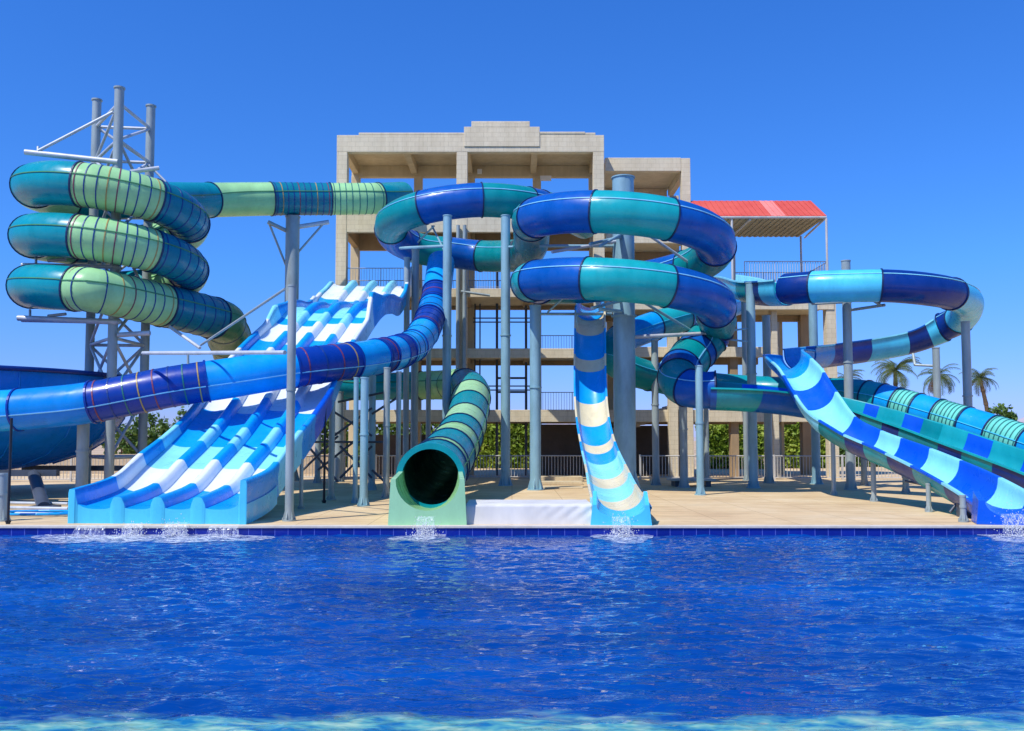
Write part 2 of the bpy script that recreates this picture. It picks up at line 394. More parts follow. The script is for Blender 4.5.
vv = np.stack([X.ravel(), Y.ravel(), WZ+H.ravel()], 1).tolist(); NX_, NY_ = len(gx), len(gy)
mb.v = [tuple(v) for v in vv]
mb.f = [(j*NX_+i, j*NX_+i+1, (j+1)*NX_+i+1, (j+1)*NX_+i) for j in range(NY_-1) for i in range(NX_-1)]
mb.m = [0]*len(mb.f); mb.sm = [True]*len(mb.f)
mb.add([(-90, 3.6, WZ), (-15, 3.6, WZ), (-15, YE, WZ), (-90, YE, WZ)], [(0, 1, 2, 3)]); mb.add([(15, 3.6, WZ), (90, 3.6, WZ), (90, YE, WZ), (15, YE, WZ)], [(0, 1, 2, 3)])
mb.add([(-15, 3.6, WZ), (15, 3.6, WZ), (15, 4.6, WZ), (-15, 4.6, WZ)], [(0, 1, 2, 3)])
tag(mb.build('pool_water', 'pool_water'), kind='structure')
mb = MB(); mb.box((-90, 3.2, -1.8), (90, 3.6, .01)); mb.box((-90, -40, -.3), (90, 3.2, 0)); tag(mb.build('near_pool_deck', 'deck_paving'), kind='structure')
# far hills
mb = MB(); hv = []; K = 120
for i in range(K+1):
    x = -1800+3600*i/K; h = 34+26*math.sin(i*.23)+14*math.sin(i*.71+1)+8*math.sin(i*1.7)
    h *= .35+.9*max(0, min(1, (x+200)/1400)); hv += [(x, 1900, -5), (x, 1950, max(4, h)), (x, 2200, -5)]
mb.add(hv, [(k*3+j, (k+1)*3+j, (k+1)*3+j+1, k*3+j+1) for k in range(K) for j in (0, 1)])
tag(mb.build('hills', 'hill_rock'), kind='structure')
# ------------------------------------------------------------------ tower
TD = 41.8; TR = TD+4.3
def rect(mb, px0, px1, py0, py1, D, depth, mi=0):
    a = P(px0, py1, D); b = P(px1, py0, D); mb.box((a.x, D, a.z), (b.x, D+depth, b.z), mi)
def zat(py, D=TD): return P(512, py, D).z
def xat(px, D=TD): return P(px, 300, D).x
tw = thing('water_slide_tower', 'beige concrete frame tower with open floors behind the slides', 'tower', (xat(470), TD, 0))
XL, XR = xat(335), xat(605)
Z_roof0, Z_roof1 = zat(152), zat(135)
cw = .5
def column(x0, x1, y0, y1, z0, z1, mat='facade'):
    m = MB(); m.box((x0, y0, z0), (x1, y1, z1)); return m.build('column', [mat], tw, bevel=.02)
# front columns
column(XL, XL+cw, TD, TD+.5, 0, Z_roof0); column(xat(456), xat(467), TD, TD+.5, 0, Z_roof0); column(xat(594), XR, TD, TD+.5, 0, Z_roof0)
for px in (335.5, 404, 462, 535, 597):
    x = xat(px) if px not in (335.5,) else XL
    column(x, x+.42, TR-.45, TR, 0, zat(152), 'facade_plain')
# roof: front band, slab, pediment
m = MB()
m.box((XL-.004, TD-.004, Z_roof0), (XR+.004, TD+.35, Z_roof1)); m.box((xat(357), TD-.008, Z_roof1), (XR-.4, TD+.37, Z_roof1+.12))
m.box((xat(463.5), TD-.05, Z_roof0+.25), (xat(540), TD+.5, zat(127))); m.box((xat(471), TD-.055, zat(127)-.02), (xat(530), TD+.5, zat(121.5)))
m.box((xat(540), TD-.03, zat(134)), (xat(586), TD+.4, zat(131.8)))
m.build('parapet', ['facade'], tw, bevel=.02)
m = MB(); m.box((XL+.02, TD+.36, Z_roof0+.55), (XR-.02, TR+.3, Z_roof0+.8)); m.build('roof', ['facade_plain'], tw)
m = MB()
m.box((XL+.01, TR-.4, Z_roof0-.02), (XR-.01, TR-.05, Z_roof0+.54))
for px in (335.5, 400, 461, 531, 596):
    x = xat(px) if px != 335.5 else XL+.03
    m.box((x+.05, TD+.51, Z_roof0+.12), (x+.35, TR-.41, Z_roof0+.54))
m.build('roof_beams', ['facade_plain'], tw)
# floors
floors = []
def floor(y_top, y_bot, px0, px1, D0=TD, D1=TR, nm='floor_slab'):
    z0, z1 = zat(y_bot, D0), zat(y_top, D0); m = MB()
    m.box((xat(px0, D0), D0+.26, z1-.22), (xat(px1, D0), D1+.2, z1)); o = m.build(nm, ['facade_plain'], tw)
    m = MB(); m.box((xat(px0, D0), D0+.02, z0), (xat(px1, D0), D0+.255, z1+.01)); m.build('fascia_beam', ['facade'], o, bevel=.015)
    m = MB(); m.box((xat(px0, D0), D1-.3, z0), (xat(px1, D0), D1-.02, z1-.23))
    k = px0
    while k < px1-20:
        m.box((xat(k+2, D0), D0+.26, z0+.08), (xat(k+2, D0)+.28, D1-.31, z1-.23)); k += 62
    m.build('cross_beams', ['facade_shaded'], o)
    return z1
Z4 = floor(209, 232, 336, 604)
Z3 = floor(288.5, 297, 336, 604)
Z2 = floor(348.5, 358, 336, 604)
Z1 = floor(410, 422, 336, 604)
# back-right block of the tower
BD = TD+1.2
def col2(px0, px1, D, z1, mat='facade'): 
    m = MB(); m.box((xat(px0, D), D, 0), (xat(px1, D), D+.5, z1)); m.build('column', [mat], tw, bevel=.02)
zr = zat(158, BD)
col2(683, 692, BD, zr, 'facade'); col2(671, 680, BD+4.2, zr-.7, 'facade_plain'); col2(668, 677, BD-.3, Z3-.4, 'facade'); col2(607, 613, BD+4, zr-.5, 'facade_plain')
m = MB(); m.box((xat(606, BD), BD+.01, zat(171, BD)), (xat(683, BD)-.01, BD+.4, zat(157.5, BD))); m.box((xat(606, BD), BD+.41, zr-.35), (xat(683, BD)+.1, BD+4.6, zr-.1))
m.box((xat(606, BD), BD+4.1, zr-1.0), (xat(683, BD), BD+4.5, zr-.36)); m.box((xat(683, BD)+.05, BD+.51, zr-.75), (xat(690, BD), BD+4.1, zr-.36)); m.build('roof', ['facade'], tw, bevel=.02)
def floorR(y_top, y_bot, px0, px1, D0, D1):
    z0, z1 = zat(y_bot, D0), zat(y_top, D0); m = MB()
    m.box((xat(px0, D0), D0+.26, z1-.2), (xat(px1, D0), D1, z1)); o = m.build('floor_slab', ['facade_plain'], tw)
    m = MB(); m.box((xat(px0, D0), D0, z0), (xat(px1, D0), D0+.255, z1+.01)); m.build('fascia_beam', ['facade'], o, bevel=.015)
    m = MB(); m.box((xat(px0, D0), D1-.35, z0-.05), (xat(px1, D0), D1-.02, z1-.21)); m.build('cross_beams', ['facade_shaded'], o)
    return z1
floorR(231, 243, 606, 690, BD, BD+4.3)
floorR(300, 309.5, 606, 834, BD-.6, BD+3.6); ZP = floorR(287, 299, 736, 832, BD-.4, BD+3.4)
floorR(347, 357, 606, 778, BD+.1, BD+4.1); floorR(410, 422, 606, 818, BD+.1, BD+4.1)
col2(679.5, 682.5, BD-.2, Z3-.5, 'facade'); col2(771, 777, BD-.1, ZP-.3, 'facade'); col2(779, 782, BD+3.6, ZP-.4, 'facade_plain')
col2(800, 809, BD+3, ZP-.4, 'facade_shaded'); col2(826, 836, BD-.55, ZP-.4, 'facade'); col2(729, 737, BD+.4, ZP-.4, 'facade_shaded')
# ground floor rooms and stair
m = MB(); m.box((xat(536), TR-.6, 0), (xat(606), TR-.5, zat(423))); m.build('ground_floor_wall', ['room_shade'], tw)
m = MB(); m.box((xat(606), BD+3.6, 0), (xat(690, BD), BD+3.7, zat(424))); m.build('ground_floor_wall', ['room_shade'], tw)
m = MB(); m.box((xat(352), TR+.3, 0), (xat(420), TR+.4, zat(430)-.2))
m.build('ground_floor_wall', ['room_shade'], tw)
m = MB()
a = P(608, 432, 44); b = P(690, 398, 44.6)
for i in range(16):
    t = i/16; p = a.lerp(b, t); q = a.lerp(b, (i+1)/16); m.box((p.x, 44, p.z-.28), (q.x+.02, 45.2, q.z))
m.build('staircase', ['stair_grey'], tw)
a = P(690, 396, 45.4); b = P(608, 366, 46); m = MB()
for i in range(16):
    t = i/16; p = b.lerp(a, t); q = b.lerp(a, (i+1)/16); m.box((p.x, 45.3, q.z-.2), (q.x+.02, 46.2, p.z+.03))
m.build('staircase', ['facade_shaded'], tw)
# railings on floors
def railing(px0, px1, z, D, h=1.0, sp=.13, par=tw, mat='rail_grey', nm='railing'):
    m = MB(); x0, x1 = xat(px0, D), xat(px1, D)
    m.pipe((x0, D, z+h), (x1, D, z+h), .022, n=6); m.pipe((x0, D, z+.12), (x1, D, z+.12), .014, n=6)
    n = int((x1-x0)/sp)
    for i in range(n+1):
        x = x0+(x1-x0)*i/n; big = i % 12 == 0
        m.pipe((x, D, z), (x, D, z+h), .022 if big else (.014 if mat == 'rail_paint' else .0095), n=5)
    return m.build(nm, [mat], par)
railing(347, 456, Z3, TR-.8); railing(468, 594, Z3, TR-.8); railing(540, 593, Z2, TR-.9); railing(540, 593, Z1, TR-.9)
railing(347, 403, Z3, TD+.2); railing(468, 530, Z3, TD+.3); railing(606, 682, Z3-.25, BD+3.8); railing(606, 682, zat(231, BD), BD+3.8)
# dark steel goods hoist inside the tower
m = MB()
for px in (497, 526): m.pipe((xat(px, 45), 45, 0), (xat(px, 45), 45, Z3+1.4), .065, n=8)
for px in (475, 480, 534): m.pipe((xat(px, 45), 45.1, Z1), (xat(px, 45), 45.1, Z3), .04, n=6)
for py in (318, 322, 390, 386, 270): m.pipe((xat(473, 45), 45.05, zat(py, 45)), (xat(535, 45), 45.05, zat(py, 45)), .035, n=6)
for py in (378, 392): m.pipe((xat(497, 45), 45.05, zat(py, 45)), (xat(527, 45), 45.05, zat(py, 45)), .06, n=6)
m.build('steel_frame', ['steel_dark'], tw)
m = MB()
for px in (458, 464.5): m.pipe((xat(px), TD-.14, 0), (xat(px), TD-.14, zat(226)), .09, n=10)
m.pipe((xat(461, TD), TD-.17, zat(292)), (xat(490), TD-.17, zat(296)), .06); m.build('drain_pipe', ['steel'], tw)
m = MB(); m.box((xat(543), TR-.7, zat(184, TR)), (xat(555), TR-.55, zat(179.5, TR))); m.box((xat(474), TR-.7, zat(177, TR)), (xat(479), TR-.5, zat(173, TR))); m.build('lamp', ['lamp_white'], tw)
# platform canopy
cn = thing('red_canopy', 'red corrugated canopy on slim posts over the right slide platform', 'canopy', (xat(770), TD, ZP))
ze = zat(216, 41.2); y0, y1 = 41.2, 45.2
xa, xb = xat(700, y0), xat(828.5, y0)
m = MB(); ridge = 2.0; N = 44
for i in range(N):
    t0, t1 = i/N, (i+1)/N; xs0 = xa+(xb-xa)*t0; xs1 = xa+(xb-xa)*t1; o_ = .012 if i % 2 else 0
    xr0 = xa+(xb-.05-xa)*t0; xr1 = xa+(xb-.05-xa)*t1
    fd = 1 if (.55 < t0 < .66) else 0
    m.add([(xs0, y0, ze+o_), (xs1, y0, ze+o_), (xr1, y0+ridge, ze+1.25+o_), (xr0, y0+ridge, ze+1.25+o_)], [(0, 1, 2, 3)], fd)
    m.add([(xr0, y0+ridge, ze+1.25+o_), (xr1, y0+ridge, ze+1.25+o_), (xs1, y1, ze+o_), (xs0, y1, ze+o_)], [(0, 1, 2, 3)], 0)
m.add([(xb, y0, ze), (xb-.05, y0+ridge, ze+1.25), (xb, y1, ze)], [(0, 1, 2)], 0); m.add([(xa, y0, ze), (xa, y0+ridge, ze+1.25), (xa, y1, ze)], [(0, 2, 1)], 0)
m.build('canopy_roof', ['canopy_red', 'canopy_faded'], cn)
m = MB()
for i in range(N):
    xs0 = xa+(xb-.06-xa)*i/N; m.box((xs0, y0+.1, ze-.06-(.03 if i % 2 else 0)), (xs0+(xb-.06-xa)/N, y1-.02, ze-.02))
m.build('ceiling', ['corrugated_beige'], cn)
m = MB()
for px, D in ((828, 41.25), (802, 44.9), (735, 44.9), (733, 41.3)):
    m = MB(); x = xat(px, D); m.pipe((x, D, ZP), (x, D, ze-.1), .055, n=8); m.build('post', ['rail_paint'], cn)
m = MB(); m.pipe((xa, y0+.05, ze-.05), (xb, y0+.05, ze-.05), .06); m.pipe((xb-.05, y0+.05, ze-.1), (xat(806, y1), y1, ze-.1), .05); m.pipe((xat(752, y0), y0+.1, ze-.13), (xat(752, y0), y1, ze-.13), .06)
m.build('beam', ['rail_paint'], cn)
pr = thing('platform_railing', 'white picket railing around the canopied slide platform', 'railing', (xat(770), TD, ZP))
railing(745, 829, ZP, 41.3+.9, 1.15, .12, pr, 'rail_paint'); railing(735, 805, ZP, 45, 1.15, .12, pr, 'rail_paint')
m = MB(); x = xat(829, 42.2)
for i in range(22): m.pipe((x, 42.2+i*.12, ZP), (x, 42.2+i*.12, ZP+1.15), .01, n=5)
m.pipe((x, 42.2, ZP+1.15), (x, 44.9, ZP+1.15), .02, n=6); m.build('side_railing', ['rail_paint'], pr)
# ------------------------------------------------------------------ slides
def slide_path(pts, r, step=.2):
    L = [(q if isinstance(q, Vector) else P(*q[:3]), (q[3] if (not isinstance(q, Vector) and len(q) > 3) else r)) for q in pts]
    return catmull(L, step)
def cut_at(FR, i0, i1): return FR[i0:i1+1]
def helix(cx, cy, rad, t0, t1, zf, n_per=16):
    """t in turns, 0 = left side, .25 front, .5 right, .75 back"""
    pts = []; n = int((t1-t0)*n_per)
    for i in range(n+1):
        t = t0+(t1-t0)*i/n; a = math.pi+2*math.pi*t
        pts.append(Vector((cx+rad*math.cos(a), cy+rad*math.sin(a), zf(t))))
    return pts
def proj(v):
    d = v-Vector((0, 0, CZ)); c, s = math.cos(PITCH), math.sin(PITCH)
    zc = d.y*c+d.z*s; yc = -d.y*s+d.z*c
    return 512+F*d.x/zc, PPY-F*yc/zc
# --- green spiral tube slide
cxg = P(113, 240, 29.8).x; cyg = 29.8
zfg = lambda t: 10.06-1.63*t
gp = [(403, 197, 41.7, .7), (375, 198.5, 40.4, .7), (330, 199, 39.8, .71), (270, 199, 38.8, .72), (212, 200, 37.2, .72), (165, 201, 34.2, .72)] + \
     [v for v in helix(cxg, cyg, 2.38, -.22, 2.31, zfg)] + \
     [(213, 318, 31.6, .74), (225, 328, 33.0, .78), (231, 343, 34.6, .8), (238, 360, 36.2, .7), (280, 375, 38.2, .64), (345, 386, 39.2, .6), (400, 386, 39.4, .6), (440, 385, 38.8, .63), (463, 385, 37.0, .68),
      (471, 392, 35.0, .72), (470, 405, 32.8, .71), (466, 422, 30.4, .7), (457, 442, 27.5, .72), (444, 461, 24.4, .75), (431, 477, 21.7, .78)]
S, Lg = slide_path(gp, .68); FRg = frames(S); n = len(FRg)
gs = thing('spiral_tube_slide', 'teal and lime tube slide coiling three times at left, ending in round green mouth', 'water slide', G(430, 520))
def idx_near(FR, px, py, D=None, lo=0, hi=None):
    best = None
    for i in range(lo, hi or len(FR)):
        x, y = proj(FR[i][0]); e = (x-px)**2+(y-py)**2+(0 if D is None else ((FR[i][0].y-D)*25)**2)
        if best is None or e < best[0]: best = (e, i)
    return best[1]
def tcut(t):  # index of helix turn t
    a = math.pi+2*math.pi*t; v = Vector((cxg+2.38*math.cos(a), cyg+2.38*math.sin(a), zfg(t)))
    return min(range(n), key=lambda i: (FRg[i][0]-v).length)
cuts = [(0, 'teal', None), (idx_near(FRg, 378, 198), 'lime', [6]*8), (idx_near(FRg, 329, 199), 'teal_deep', [4, 3, 5, 3, 3, 4, 3, 3, 5, 3]),
        (idx_near(FRg, 271, 199), 'lime', None), (idx_near(FRg, 211, 200), 'teal', None)]
for k in range(3):
    cuts += [(tcut(k-.08), 'lime_pale', None), (tcut(k+.088), 'teal', None), (tcut(k+.245), 'lime', [4, 3, 3, 5, 4, 3, 3, 3, 5])]
    if k < 2: cuts += [(tcut(k+.40), 'teal_deep', [3]*6), (tcut(k+.54), 'lime', None), (tcut(k+.72), 'teal', None)]
cuts += [(min(range(tcut(2.25), tcut(2.31)+40), key=lambda i: abs(proj(FRg[i][0])[0]-164)), 'teal_deep', [3]*5)]
e0 = idx_near(FRg, 213, 318, 31.6)
cuts += [(e0, 'olive_green', [3, 5, 3]), (idx_near(FRg, 245, 364, 36.6), 'teal', None), (idx_near(FRg, 420, 386, 39), 'lime', [6, 6, 6])]
s1 = idx_near(FRg, 471, 390, 35.5)-6
tail = [('teal', s1), ('lime_pale', idx_near(FRg, 471, 399)), ('teal', idx_near(FRg, 468, 410)), ('lime_pale', idx_near(FRg, 465, 423)), ('teal', idx_near(FRg, 460, 436)),
        ('lime', idx_near(FRg, 455, 446)), ('teal', idx_near(FRg, 449, 455)), ('lime', idx_near(FRg, 440, 466)), ('teal', idx_near(FRg, 437, 470))]
cuts += [(i, m_, None) for m_, i in tail]
cuts.sort(key=lambda c: c[0])
for j, (i0, mt, bd) in enumerate(cuts):
    i1 = cuts[j+1][0] if j+1 < len(cuts) else n-1
    if i1-i0 < 1: continue
    tube_section(gs, cut_at(FRg, i0, i1), mt, bands=bd, seams=(14, 166), seam_mat='olive_green', fl=(i1 < n-1))
m = MB(); ring_at(m, FRg[-1], .69, .83, .22, 0, 40); m.build('mouth_ring', ['teal'], gs)
# inner lining, darker
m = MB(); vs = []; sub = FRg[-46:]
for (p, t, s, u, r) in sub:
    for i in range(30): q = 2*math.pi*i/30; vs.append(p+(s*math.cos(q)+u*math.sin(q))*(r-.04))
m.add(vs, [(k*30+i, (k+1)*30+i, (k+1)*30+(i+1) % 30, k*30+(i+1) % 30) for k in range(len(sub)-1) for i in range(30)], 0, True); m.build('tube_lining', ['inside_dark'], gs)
# exit trough
def trough(parent, c0, c1, hw, ztop0, ztop1, zb0, zb1, r, mat, innermat, name='exit_trough'):
    """U shaped splash-out: straight block with a round channel, from c0 (back) to c1 (front)"""
    m = MB(); N = 16; vs = []
    t = (c1-c0); t.z = 0; t.normalize(); s = t.cross(Vector((0, 0, 1)))
    rows = []
    for c, zt, zb in ((c0, ztop0, zb0), (c0.lerp(c1, .5), (ztop0+ztop1)/2, (zb0+zb1)/2), (c1, ztop1, zb1)):
        row = [(-hw-.05, 0.01), (-hw, zt)]
        row.append((-r-.0, zt))
        for i in range(N+1):
            q = math.pi+math.pi*i/N; row.append((r*math.cos(q), zt-.02+(zt-.02-zb)*math.sin(q)))
        row += [(r, zt), (hw, zt), (hw+.05, .01)]
        rows.append([Vector((c.x+s.x*a, c.y+s.y*a, b)) for a, b in row])
    K = len(rows[0])
    for rr in rows: vs += rr
    for k in range(2):
        for i in range(K-1):
            m.f.append((k*K+i, (k+1)*K+i, (k+1)*K+i+1, k*K+i+1)); m.m.append(1 if 3 <= i < K-4 else 0); m.sm.append(3 <= i < K-4)
    m.v = [tuple(v) for v in vs]
    # front plate
    fr = rows[-1]; o = len(m.v); zb = .005
    m.v += [tuple(v) for v in fr] + [(v.x, v.y, zb) for v in fr]
    for i in range(K-1): m.f.append((o+i, o+K+i, o+K+i+1, o+i+1)); m.m.append(0); m.sm.append(False)
    return m.build(name, [mat, innermat], parent)
c1 = P(427.5, 505, YE+.12); c0 = P(431, 490, 22.2)
trough(gs, c0, c1, .76, 1.02, .95, .1, .3, .66, 'lime_pale', 'lime')
# --- big blue tube helix and flume (C loop, helix, flume to the right)
cxb = P(622, 250, 31.5).x; cyb = 31.5
zfb = lambda t: 9.48-2.17*t
bp = [(585, 224, 40.8), (562, 213, 38.2), (528, 204, 36.2), (487, 200, 35.5), (446, 203, 35.5), (412, 211, 35.9), (392, 223, 37.0), (396, 238, 38.4), (420, 249, 39.3), (455, 253, 39.5), (482, 256, 39.3), (506, 256, 38.3), (524, 254, 36.6), (531, 243, 34.2)] + \
     [v for v in helix(cxb, cyb, 3.25, -.03, 1.5, zfb)] + \
     [(717, 322, 32.8, .7), (711, 335, 33.2, .72), (699, 349, 32.9, .74), (686, 363, 32.1, .74), (678, 375, 31.2, .7), (682, 385, 30.4, .66), (697, 390, 29.9, .62), (716, 390, 29.7, .62)]
S, Lb = slide_path(bp, .68); FRb = frames(S); nb = len(FRb)
bs = thing('blue_spiral_slide', 'navy and turquoise tube slide winding twice around the thick central pole before running right', 'water slide', P(622, 480, 31.5)*1.0)
def tb(t):
    a = math.pi+2*math.pi*t; v = Vector((cxb+3.25*math.cos(a), cyb+3.25*math.sin(a), zfb(t)))
    return min(range(nb), key=lambda i: (FRb[i][0]-v).length)
cuts = [(0, 'sea'), (idx_near(FRb, 545, 193), 'ocean'), (idx_near(FRb, 530, 196), 'sea'), (idx_near(FRb, 484, 199, 35.5), 'ocean'), (idx_near(FRb, 424, 208, 35.6), 'sea'),
        (idx_near(FRb, 393, 229), 'ocean'), (idx_near(FRb, 415, 247, 39), 'sea'), (idx_near(FRb, 452, 253, 39.4), 'ocean'), (idx_near(FRb, 482, 255, 39.2), 'sea')]
for k, tt in enumerate((-.02, .055, .19, .31, .47, .60, .76, .92)): cuts.append((tb(tt), ['sea', 'ocean', 'sea_light', 'ocean', 'sea', 'ocean', 'sea', 'ocean'][k]))
for k, tt in enumerate((1.0, 1.06, 1.18, 1.305, 1.465)): cuts.append((tb(tt), ['sea_light', 'ocean', 'sea_light', 'ocean', 'sea'][k]))
cuts += [(idx_near(FRb, 714, 330, 33), 'ocean'), (idx_near(FRb, 708, 339, 33.1), 'sea'), (idx_near(FRb, 698, 351, 32.8), 'ocean'), (idx_near(FRb, 690, 359, 32.4), 'sea'), (idx_near(FRb, 682, 368, 31.7), 'ocean'), (idx_near(FRb, 678, 377, 31.0), 'sea'), (idx_near(FRb, 688, 387, 30.1), 'ocean')]
cuts.sort(key=lambda c: c[0])
for j, (i0, mt) in enumerate(cuts):
    i1 = cuts[j+1][0] if j+1 < len(cuts) else nb-1
    if i1-i0 < 1: continue
    tube_section(bs, cut_at(FRb, i0, i1), mt, flange='seam_dark', seams=(26, 154), seam_mat='seam')
# flume to the right
fp = [(710, 390, 29.7), (738, 391, 29.6), (775, 394, 29.9), (815, 400, 30), (860, 412, 29.4), (920, 431, 28), (980, 452, 26.4), (1040, 473, 24.8), (1100, 495, 23.1)]
S, _ = slide_path(fp, .6); FRf = frames(S); nf = len(FRf)
xs = [(0, 'navy', 'ocean'), (716, 'sea', 'teal'), (752, 'royal', 'ocean'), (812, 'sea_light', 'sea'), (856, 'royal', 'navy'), (872, 'sea_light', 'teal'), (893, 'royal', 'navy'), (910, 'sea', 'teal'), (930, 'sea_light', 'sea'), (952, 'royal', 'navy'), (978, 'sea_light', 'teal'), (1008, 'royal', 'navy'), (1046, 'sea_light', 'teal')]
ids = [0]+[idx_near(FRf, x, proj(min(FRf, key=lambda f: abs(proj(f[0])[0]-x))[0])[1]) for x, _, _ in xs[1:]]+[nf-1]
for j, (x, a_, b_) in enumerate(xs):
    if ids[j+1] > ids[j]: flume_section(bs, cut_at(FRf, ids[j], ids[j+1]), a_, b_, 'sea_light', .66, .02, flat=.95, rim=.06, hl=.3)
# --- small curling teal slide behind, ending as ribbed tube on the right
tp = [(735, 303, 42), (700, 313, 39), (670, 321, 37.6), (640, 331, 36.6), (617, 342, 35.8), (612, 356, 35), (628, 369, 35.2), (655, 377, 36), (700, 386, 36.5), (760, 391, 36), (820, 393, 34.6), (868, 397, 33), (920, 411, 31.4), (980, 429, 29.6), (1040, 449, 27.8), (1090, 466, 26.4)]
S, _ = slide_path(tp, .6); FRt = frames(S); ntt = len(FRt)
ts = thing('ribbed_tube_slide', 'turquoise tube slide with pale ribbed sections running down the far right behind the open flumes', 'water slide', P(868, 470, 33))
zz = [(0, 'azure', None), (idx_near(FRt, 684, 317, 38), 'sea_light', None), (idx_near(FRt, 655, 326, 37), 'azure', None), (idx_near(FRt, 622, 339, 36), 'sea', None), (idx_near(FRt, 650, 376, 36), 'teal', None)]
for x, mt, bd in ((868, 'sea_light', None), (880, 'azure', None), (897, 'aqua_pale', [6]*5), (916, 'azure', None), (938, 'aqua_pale', [6]*7), (968, 'azure', None), (996, 'aqua_pale', [6]*7), (1030, 'azure', None), (1060, 'aqua_pale', [6]*6)):
    j = min(range(idx_near(FRt, 700, 386, 36.5), ntt), key=lambda i: abs(proj(FRt[i][0])[0]-x)); zz.append((j, mt, bd))
for j, (i0, mt, bd) in enumerate(zz):
    i1 = zz[j+1][0] if j+1 < len(zz) else ntt-1
    if i1 > i0: tube_section(ts, cut_at(FRt, i0, i1), mt, bands=bd, flange='seam_dark', seams=(168, 12), seam_mat='sky_cyan')
# --- right-hand looping slide and its long blue chute
rp = [(722, 281, 39.5), (738, 284, 37), (757, 289, 34.2), (785, 289, 32.2), (815, 287, 31.3), (850, 286, 30.8), (890, 286, 30.4), (925, 289, 30.4), (952, 294, 31.2), (967, 303, 32.8), (961, 318, 34.6), (938, 329, 35.6), (905, 340, 36), (865, 347, 35.8), (825, 352, 35), (800, 355, 33.7)]
S, _ = slide_path(rp, .56); FRr = frames(S); nr = len(FRr)
rs = thing('looping_chute_slide', 'blue and aqua slide looping high on the right, then dropping as a striped open chute', 'water slide', G(1005, 525))
zz = [(0, 'ice', 'sky_cyan', 'f')]
def jx(x, lo, hi): return min(range(lo, hi), key=lambda i: abs(proj(FRr[i][0])[0]-x))
mid = max(range(nr), key=lambda i: proj(FRr[i][0])[0])
for x, a_, b_, k in ((752, 'sea_light', 'sea', 'f'), (762, 'navy', 'navy', 'f'), (775, 'sky_cyan', 'sky_cyan', 'f'), (789, 'navy', '', 't'), (813, 'sky_cyan', '', 't'), (880, 'navy', '', 't'), (951, 'sky_cyan', '', 't')):
    zz.append((jx(x, 0, mid), a_, b_, k))
for x, a_, b_, k in ((958, 'navy', '', 't'), (942, 'sky_cyan', 'sky_cyan', 'f'), (926, 'navy', 'navy', 'f'), (902, 'sky_cyan', 'sky_cyan', 'f'), (862, 'navy', 'indigo', 'f'), (819, 'azure', 'azure', 'f')):
    zz.append((jx(x, mid, nr), a_, b_, k))
for j, (i0, a_, b_, k) in enumerate(zz):
    i1 = zz[j+1][0] if j+1 < len(zz) else nr-1
    if i1 <= i0: continue
    sub = cut_at(FRr, i0, i1)
    if k == 't': tube_section(rs, sub, a_, flange='seam_dark', seams=(38, 142), seam_mat='ice')
    else: flume_section(rs, sub, a_, b_ or a_, 'ice' if a_ != 'navy' else 'ocean', .6, .26, flat=.95, rim=.04)
# turning bowl between return flume and chute
cp = [(798, 355, 33.6), (787, 354, 32.8), (783, 355, 31.6), (789, 360, 30.3), (800, 371, 29.3), (813, 392, 28.3), (831, 416, 27.2), (858, 433, 26.2), (900, 450, 24.6), (945, 470, 22.6), (985, 491, 20.6), (1018, 513, YE+.5)]
S, _ = slide_path(cp, .6, .16); FRc = frames(S); nc = len(FRc)
def jc(x): 
    lo = min(range(nc), key=lambda i: proj(FRc[i][0])[0]); return min(range(lo, nc), key=lambda i: abs(proj(FRc[i][0])[0]-x))
zz = [(0, 'azure', 'azure'), (jc(792), 'ice', 'azure'), (jc(803), 'royal', 'royal'), (jc(816), 'ice', 'ice'), (jc(837), 'royal', 'sea'), (jc(862), 'ice', 'navy'), (jc(884), 'royal', 'sea_light'), (jc(910), 'ice', 'navy'), (jc(938), 'royal', 'sea_light'), (jc(972), 'ice', 'navy'), (jc(996), 'royal', 'royal')]
for j, (i0, a_, b_) in enumerate(zz):
    i1 = zz[j+1][0] if j+1 < len(zz) else nc-1
    if i1 > i0: flume_section(rs, cut_at(FRc, i0, i1), a_, b_, a_, .6, .0, flat=.95, rim=.05, name='chute_section', hl=.12)
p_, t_, s_, u_, _ = FRc[-1]
trough(rs, FRc[-3][0]+Vector((0, 0, 0)), P(1018, 516, YE+.08), .72, .66, .5, .28, .14, .6, 'royal', 'royal')
# --- yellow/cyan drop slide in the centre
yp = [(590, 300, 40.5), (590, 305, 36), (590, 308, 33.2), (590, 318, 31.8), (590, 345, 31), (590, 375, 30.4), (591, 405, 29.7), (594, 428, 28.8), (599, 449, 27.2), (606, 469, 24.9), (612, 487, 22.5), (618, 501, 20.4), (621, 510, YE+.4)]
S, _ = slide_path(yp, .55, .16); FRy = frames(S); ny_ = len(FRy)
ys = thing('striped_drop_slide', 'open cyan and cream striped slide dropping steeply to the pool in the centre', 'water slide', G(621, 520))
def jy(y): 
    return min(range(20, ny_), key=lambda i: abs(proj(FRy[i][0])[1]-y))
seqy = [(0, 'azure'), (jy(318), 'azure'), (jy(330), 'azure'), (jy(356), 'sand_yellow'), (jy(366), 'azure'), (jy(398), 'sand_yellow'), (jy(418), 'azure'), (jy(437), 'sand_yellow'), (jy(443), 'azure'), (jy(453), 'ice'), (jy(466), 'sand_yellow'), (jy(475), 'ice'), (jy(487), 'sand_yellow'), (jy(501), 'ice')]
seqy[1] = (jy(312), 'sand_yellow')
